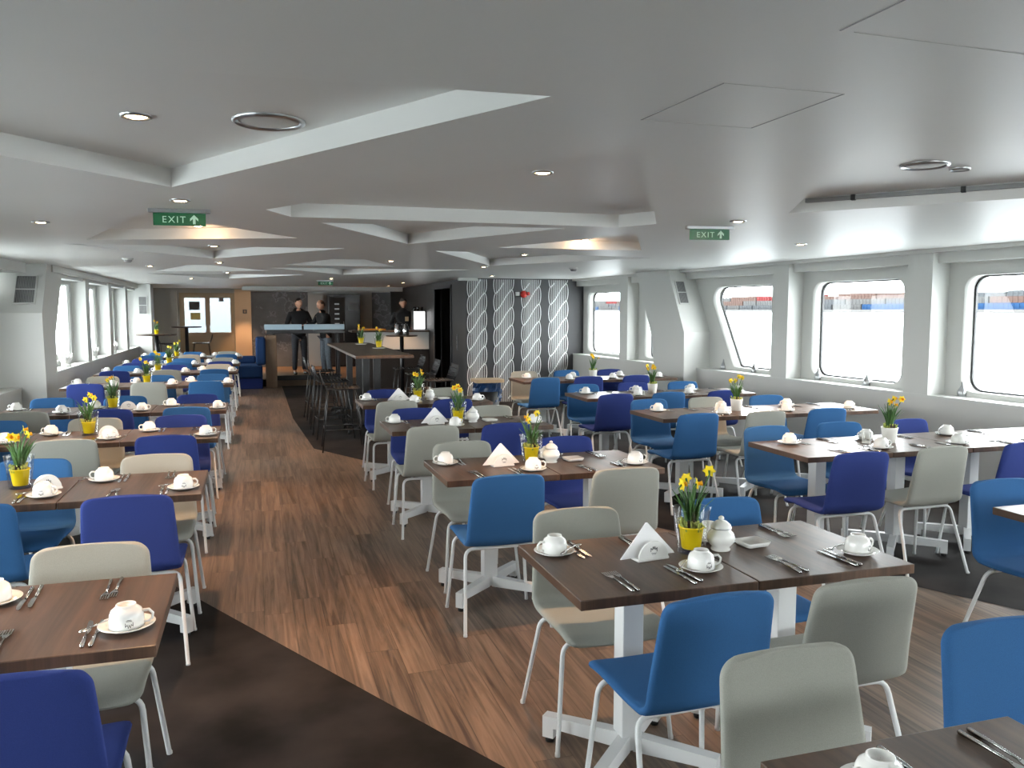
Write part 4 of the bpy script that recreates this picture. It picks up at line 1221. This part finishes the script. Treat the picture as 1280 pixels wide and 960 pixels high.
# steel jugs
def make_jug():
    t = thing('thermos_jug', '', 'jug')
    obj('body', MB().lathe([(.001, 0), (.062, 0), (.066, .01), (.064, .12), (.045, .19), (.036, .215), (.001, .215)], 24), M['steel'], t)
    obj('lid', MB().lathe([(.037, .213), (.038, .235), (.02, .245), (.001, .246)], 20), M['black_plastic'], t)
    obj('handle', MB().tube([(.04, 0, .2), (.095, 0, .2), (.10, 0, .12), (.066, 0, .06)], .009, 8), M['black_plastic'], t)
    obj('spout', MB().tube([(-.03, 0, .19), (-.06, 0, .225)], [.014, .008], 8), M['steel'], t)
    return t
jug = Proto(make_jug())
for k, (x, y) in enumerate(((2.66, 16.3), (2.81, 16.25), (2.74, 16.42))):
    jug.put((x, y, 1.165), .4+k, 'steel thermos jug on the standing table before the bar, %s of three' % ORD[k], 'steel jugs')
# espresso machine on the bar end; front panel brightness put in as emission
cm = thing('coffee_machine', 'bright white-fronted machine on the bar beside the dark wall', 'coffee machine', (3.41, 17.95, 1.225))
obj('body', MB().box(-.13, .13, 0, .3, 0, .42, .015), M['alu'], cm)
obj('emissive_panel', MB().box(-.12, .12, -.012, 0, .02, .40, .004), M['curtain'], cm)
for k in range(3): obj('bean_hopper', MB().lathe([(.001, .42), (.03, .42), (.036, .50), (.001, .505)], 12, c=(-.08+.08*k, .15, 0)), M['wine'], cm)

# bin with bag by the rope wall
bi = thing('waste_bin', 'tan lidded bin with a blue plastic bag beside the rope wall', 'bin', (3.28, 11.9, 0))
obj('body', MB().lathe([(.001, 0), (.15, 0), (.16, .02), (.19, .45), (.001, .45)], 20), M['blackwall'], bi)
bb = MB()
rr = random.Random(4); n = 22; prof = []
rings = []
for i in range(7):
    z = .30+.05*i
    for j in range(n):
        a = 2*PI*j/n; q = .205+.02*math.sin(j*2.9+i*1.3)+rr.uniform(-.012, .012)
        rings.append((q*math.cos(a), q*math.sin(a)*.8, z))
bb.add(rings, [(i*n+j, i*n+(j+1) % n, (i+1)*n+(j+1) % n, (i+1)*n+j) for i in range(6) for j in range(n)], False)
obj('bag', bb, M['bag'], bi)
T = Matrix.Identity(4)
obj('lid', MB().prism(roundpoly([(-.22, -.19), (.22, -.19), (.22, .19), (-.22, .19)], .05, 4), lambda u, v, d: (u, v, d), .585, .63), M['tan'], bi)

# ------------------------------------------------------------------ people
def skin_mesh(V, E, RAD, root=0, sub=1):
    me = bpy.data.meshes.new('skel'); me.from_pydata([tuple(v) for v in V], E, [])
    o = bpy.data.objects.new('tmp', me); C.objects.link(o)
    o.modifiers.new('k', 'SKIN').use_smooth_shade = True
    s = o.modifiers.new('d', 'SUBSURF'); s.levels = sub; s.render_levels = sub
    sv = me.skin_vertices[0].data
    for i, r in enumerate(RAD):
        rr = r if isinstance(r, tuple) else (r, r); sv[i].radius = rr; sv[i].use_root = (i == root)
    return bake(o)
class Skel:
    def __init__(s): s.n = {}; s.V = []; s.E = []; s.R = []
    def add(s, name, p, r, parent=None):
        s.n[name] = len(s.V); s.V.append(Vector(p)); s.R.append(r)
        if parent is not None: s.E.append((s.n[parent], s.n[name]))
    def mesh(s, sub=1): return skin_mesh(s.V, s.E, s.R, 0, sub)
def merge(parts, m, name):
    bm = bmesh.new()
    for me in parts: bm.from_mesh(me)
    o = bpy.data.meshes.new(name); bm.to_mesh(o); bm.free(); o.materials.clear(); o.materials.append(m)
    o.polygons.foreach_set('use_smooth', [True]*len(o.polygons)); o.polygons.foreach_set('material_index', [0]*len(o.polygons))
    return o
def head_mesh(hc, yaw, pitch):
    bm = bmesh.new(); bmesh.ops.create_icosphere(bm, subdivisions=4, radius=1)
    for v in bm.verts:
        x, y, z = v.co   # face towards -y
        sx = .074*(1-.22*max(0, -z)**1.5); sy = .094; sz = .115
        p = Vector((x*sx, y*sy, z*sz))
        if y < 0:
            f = -y
            g = lambda cx, cz, s_: math.exp(-(((x-cx)/s_)**2+((z-cz)/s_)**2))
            p.y -= .022*g(0, -.16, .16)*f+.012*g(0, .05, .12)*f      # nose
            p.y += .012*(g(.36, .06, .16)+g(-.36, .06, .16))*f       # eye sockets
            p.y -= .006*g(0, -.50, .16)*f+.010*g(0, -.80, .22)*f     # lips, chin
            p.y += .005*g(0, -.40, .07)*f
        v.co = p
    me = bpy.data.meshes.new('h'); bm.to_mesh(me); bm.free()
    ear = MB()
    for s in (-1, 1): ear.sphere((s*.077, .008, -.005), (.010, .02, .032), 8, 6)
    em = ear.mesh('e', M['skin'])
    T = Matrix.Translation(hc) @ Matrix.Rotation(yaw, 4, 'Z') @ Matrix.Rotation(pitch, 4, 'X')
    me.transform(T); em.transform(T)
    return [me, em], T
def hair_mesh(T, m, bald=False):
    bm = bmesh.new(); bmesh.ops.create_icosphere(bm, subdivisions=4, radius=1)
    kill = []
    for v in bm.verts:
        x, y, z = v.co
        line = (.42 if y < -.3 else (.05 if y < .25 else -.45))
        if y < -.72: line = .62
        if z < line: kill.append(v)
        if bald and z > .62 and y < .45: kill.append(v)
        k = 1.0+.02*math.sin(x*23)*math.sin(y*19+z*13)
        v.co = Vector((x*.081*k, y*.101*k+.004, z*.124*k+.001))
    bmesh.ops.delete(bm, geom=list(set(kill)), context='VERTS')
    me = bpy.data.meshes.new('hair'); bm.to_mesh(me); bm.free(); me.transform(T)
    o = merge([me], m, 'hair'); return o
def hand(S, wrist, palm_end, prefix, side):
    """palm and five fingers from the wrist towards palm_end"""
    w, e = Vector(wrist), Vector(palm_end); d = (e-w).normalized()
    lat = d.cross(Vector((0, 0, 1)));
    if lat.length < .1: lat = Vector((1, 0, 0))
    lat.normalize(); nrm = lat.cross(d).normalized()
    out = []
    k = Skel(); k.add('w', w, (.024, .018)); k.add('p', w+d*.045, (.036, .014), 'w'); k.add('q', w+d*.085, (.038, .012), 'p')
    out.append(k.mesh(1))
    for i, (o_, L) in enumerate(((-.03, .068), (-.010, .078), (.010, .073), (.028, .058))):
        f = Skel(); b0 = w+d*.078+lat*o_
        f.add('a', b0, .009); f.add('b', b0+d*L*.45-nrm*.006, .0085, 'a'); f.add('c', b0+d*L*.78-nrm*.02, .008, 'b'); f.add('e', b0+d*L*.92-nrm*.034, .0065, 'c')
        out.append(f.mesh(1))
    f = Skel(); b0 = w+d*.03+lat*(side*.026)
    f.add('a', b0, .011); f.add('b', b0+d*.03+lat*side*.022, .010, 'a'); f.add('c', b0+d*.058+lat*side*.03-nrm*.008, .0075, 'b')
    out.append(f.mesh(1))
    return out
def person(label, loc, rz, armL, armR, headyaw, headpitch, top, legs, hair, bald=False, lean=0.0, scale=1.0, extra=None):
    """faces -y; armX = (elbow, wrist, fingertip direction point)"""
    t = thing('person', label, 'person', loc, rz); t.scale = (scale,)*3
    ly = -lean
    J = {'pel': (0, 0, .96), 'sp': (0, ly*.35, 1.14), 'ch': (0, ly*.8, 1.34), 'nk': (0, ly, 1.49), 'nk2': (0, ly*1.05-.01, 1.56)}
    body = []
    S = Skel()
    S.add('pel', J['pel'], (.115, .08)); S.add('sp', J['sp'], (.12, .085), 'pel'); S.add('ch', J['ch'], (.15, .10), 'sp'); S.add('nk', J['nk'], .055, 'ch'); S.add('nk2', J['nk2'], .055, 'nk')
    for s, a in ((-1, armR), (1, armL)):
        sh = (s*.185, ly*.9, 1.42); n = 'r' if s < 0 else 'l'
        S.add(n+'sh', sh, .06, 'ch'); S.add(n+'el', a[0], .042, n+'sh'); S.add(n+'wr', a[1], .028, n+'el')
        S.add(n+'hip', (s*.095, .0, .88), .088, 'pel'); S.add(n+'kn', (s*.105, -.02, .49), .058, n+'hip'); S.add(n+'an', (s*.115, .02, .09), .038, n+'kn')
        S.add(n+'to', (s*.125, -.13, .035), .03, n+'an')
    body.append(S.mesh(1))
    for s, a in ((-1, armR), (1, armL)): body += hand(S, a[1], a[2], 'h', 1 if s > 0 else -1)
    hm, T = head_mesh(Vector((0, ly*1.1-.02, 1.665)), headyaw, headpitch)
    body += hm
    obj('body', merge(body, M['skin'], 'body'), None, t)
    # jacket / shirt
    S = Skel()
    S.add('pel', (0, 0, .82), (.182, .14)); S.add('pel2', J['pel'], (.172, .13), 'pel'); S.add('sp', J['sp'], (.17, .13), 'pel2'); S.add('ch', J['ch'], (.195, .14), 'sp'); S.add('nk', (0, ly, 1.49), (.10, .095), 'ch'); S.add('col', (0, ly-.005, 1.56), (.082, .08), 'nk')
    for s, a in ((-1, armR), (1, armL)):
        n = 'r' if s < 0 else 'l'
        S.add(n+'sh', (s*.195, ly*.9, 1.42), .078, 'ch'); S.add(n+'el', a[0], .058, n+'sh')
        e, w = Vector(a[0]), Vector(a[1]); S.add(n+'wr', tuple(e.lerp(w, .93)), .042, n+'el')
    obj('jacket', merge([S.mesh(1)], M[top], 'jacket'), None, t)
    S = Skel(); S.add('pel', (0, 0, 1.0), (.150, .115))
    for s in (-1, 1):
        n = str(s); S.add(n+'hip', (s*.098, 0, .84), .10, 'pel'); S.add(n+'kn', (s*.108, -.02, .49), .074, n+'hip'); S.add(n+'an', (s*.117, .02, .085), .062, n+'kn')
    obj('trousers', merge([S.mesh(1)], M[legs], 'trousers'), None, t)
    for s in (-1, 1):
        S = Skel(); S.add('a', (s*.117, .04, .06), .045); S.add('b', (s*.12, -.06, .042), .044, 'a'); S.add('c', (s*.128, -.17, .034), .032, 'b')
        obj('shoe', merge([S.mesh(1)], M['shoe'], 'shoe'), None, t)
    obj('hair', hair_mesh(T, M[hair], bald), None, t)
    if extra: extra(t, T)
    return t
# man 1: upright, facing the camera, one hand held in front
person('person in a black jacket standing upright behind the service counter', (.95, 20.0, .15), R(12),
       ((.29, -.04, 1.15), (.20, -.26, 1.14), (.12, -.35, 1.14)), ((-.30, -.02, 1.14), (-.22, -.22, 1.12), (-.15, -.31, 1.12)),
       R(18), R(6), 'jacket', 'navytr', 'hair')
# man 2: turned to the other man, arm reaching over the counter
person('balding person in black jacket and grey jeans reaching across the counter', (1.52, 19.42, .15), R(-62),
       ((.22, -.20, 1.20), (.12, -.42, 1.14), (.08, -.54, 1.12)), ((-.24, -.20, 1.22), (-.20, -.44, 1.20), (-.18, -.56, 1.19)),
       R(0), R(18), 'jacket', 'jeans', 'hairthin', True, .10, .975)
# barman looking down
def apron(t, T):
    b = MB(); b.box(.02, .10, -.156, -.14, 1.26, 1.36, .004)
    obj('shirt_print', b, M['tan'], t)
person('barman in a black shirt looking down at his hands behind the bar', (3.14, 18.55, .15), R(5),
       ((.29, -.06, 1.17), (.20, -.30, 1.14), (.12, -.40, 1.12)), ((-.29, -.06, 1.17), (-.22, -.28, 1.15), (-.13, -.38, 1.13)),
       R(0), R(26), 'jacket', 'navytr', 'hair', False, .05, 1.0, apron)

# ------------------------------------------------------------------ outside: water, quay and containers
M['water'] = mat('harbour_water', (214, 220, 222), .3, noise=.05, nscale=.5)  # sky glare on the water is put into this pale base colour
M['quay'] = mat('quay_wall', (50, 49, 48), .8, noise=.1, nscale=.3)
M['creds'] = mat('container_red', (72, 30, 30), .8, spec=.05); M['cblue'] = mat('container_blue', (22, 44, 70), .8, spec=.05)
M['cgrey'] = mat('shed_grey', (50, 52, 54), .8, spec=.05); M['cwhite'] = mat('shed_white', (56, 56, 56), .8, spec=.05); M['ctan'] = mat('container_rust', (58, 46, 42), .8, spec=.05)
WZ = -1.1
M['deck'] = mat('grey_deck_paint', (84, 90, 96), .8, spec=.1)
b = MB(); b.box(-3.4, 1.2, YB+.15, 27, 0, .12); b.box(-3.4, 1.2, 27, 27.1, 0, 2.5)  # bulkhead added tall enough to keep the sky out of the door panes
struct('wall_deck', b, M['deck'], 'grey deck and added sky-hiding bulkhead outside the far glazed doors', 'wall')
b = MB(); b.add([(7.2, -1500, WZ), (2500, -1500, WZ), (2500, 3500, WZ), (7.2, 3500, WZ)], [(0, 1, 2, 3)])
struct('water', b, M['water'], 'bright harbour water outside the big windows', 'water', fix=False)
b = MB(); b.add([(-2500, -1500, WZ), (-3.6, -1500, WZ), (-3.6, 3500, WZ), (-2500, 3500, WZ)], [(0, 1, 2, 3)])
struct('water_two', b, M['water'], 'bright harbour water outside the narrow windows', 'water', fix=False)
QX = 700
b = MB(); b.box(QX, QX+200, -200, 2600, WZ, 2.6)
struct('ground_quay', b, M['quay'], 'low dark quay wall across the harbour', 'quay')
rq = random.Random(11)
cn = {'creds': 'dull red', 'cgrey': 'grey', 'cwhite': 'whitish', 'ctan': 'rust brown', 'cblue': 'blue'}
tiers = [('cwhite', 'cgrey', 'cblue', 'cwhite', 'cgrey', 'cblue'), ('cwhite', 'cwhite', 'cgrey', 'ctan', 'cwhite'), ('creds', 'ctan', 'cwhite', 'creds', 'cgrey')]
for t_ in range(3):
    y = 380 if t_ != 1 else 360
    while y < 2000:
        w = rq.choice((35, 55, 70, 90)); key = rq.choice(tiers[t_]); h = 6.4 if t_ < 2 else rq.uniform(4.0, 8.0)
        b = MB(); b.box(QX+10, QX+40, 0, w-2.5, 0, h)
        for q in range(int(w/6)): b.box(QX+9.6, QX+10, q*6+1, q*6+3.2, .4, h-.4)
        b.box(QX+9.5, QX+10, .5, w-3, h*.47, h*.53)
        o = obj('cargo_container', b, M[key], None, (0, y, 2.6+6.5*t_))
        tag(o, cn[key]+' container block, %s tier of the stacks on the quay across the harbour' % ('bottom', 'middle', 'top')[t_], 'container', 'containers on the far quay')
        y += w

# ------------------------------------------------------------------ light
w = bpy.data.worlds.new('overcast'); sc.world = w; w.use_nodes = True
bg = w.node_tree.nodes['Background']; bg.inputs['Color'].default_value = (.95, .975, 1.0, 1); bg.inputs['Strength'].default_value = 20.0

sc.view_settings.view_transform = 'Standard'; sc.view_settings.look = 'None'; sc.view_settings.gamma = 1; sc.view_settings.use_curve_mapping = False
sc.view_settings.exposure = 0.08
cy = sc.cycles
cy.use_denoising = True
try: cy.denoiser = 'OPENIMAGEDENOISE'
except Exception: pass
cy.max_bounces = 10; cy.diffuse_bounces = 5; cy.glossy_bounces = 4; cy.transparent_max_bounces = 16; cy.transmission_bounces = 4
cy.sample_clamp_indirect = 6; cy.caustics_reflective = False; cy.caustics_refractive = False
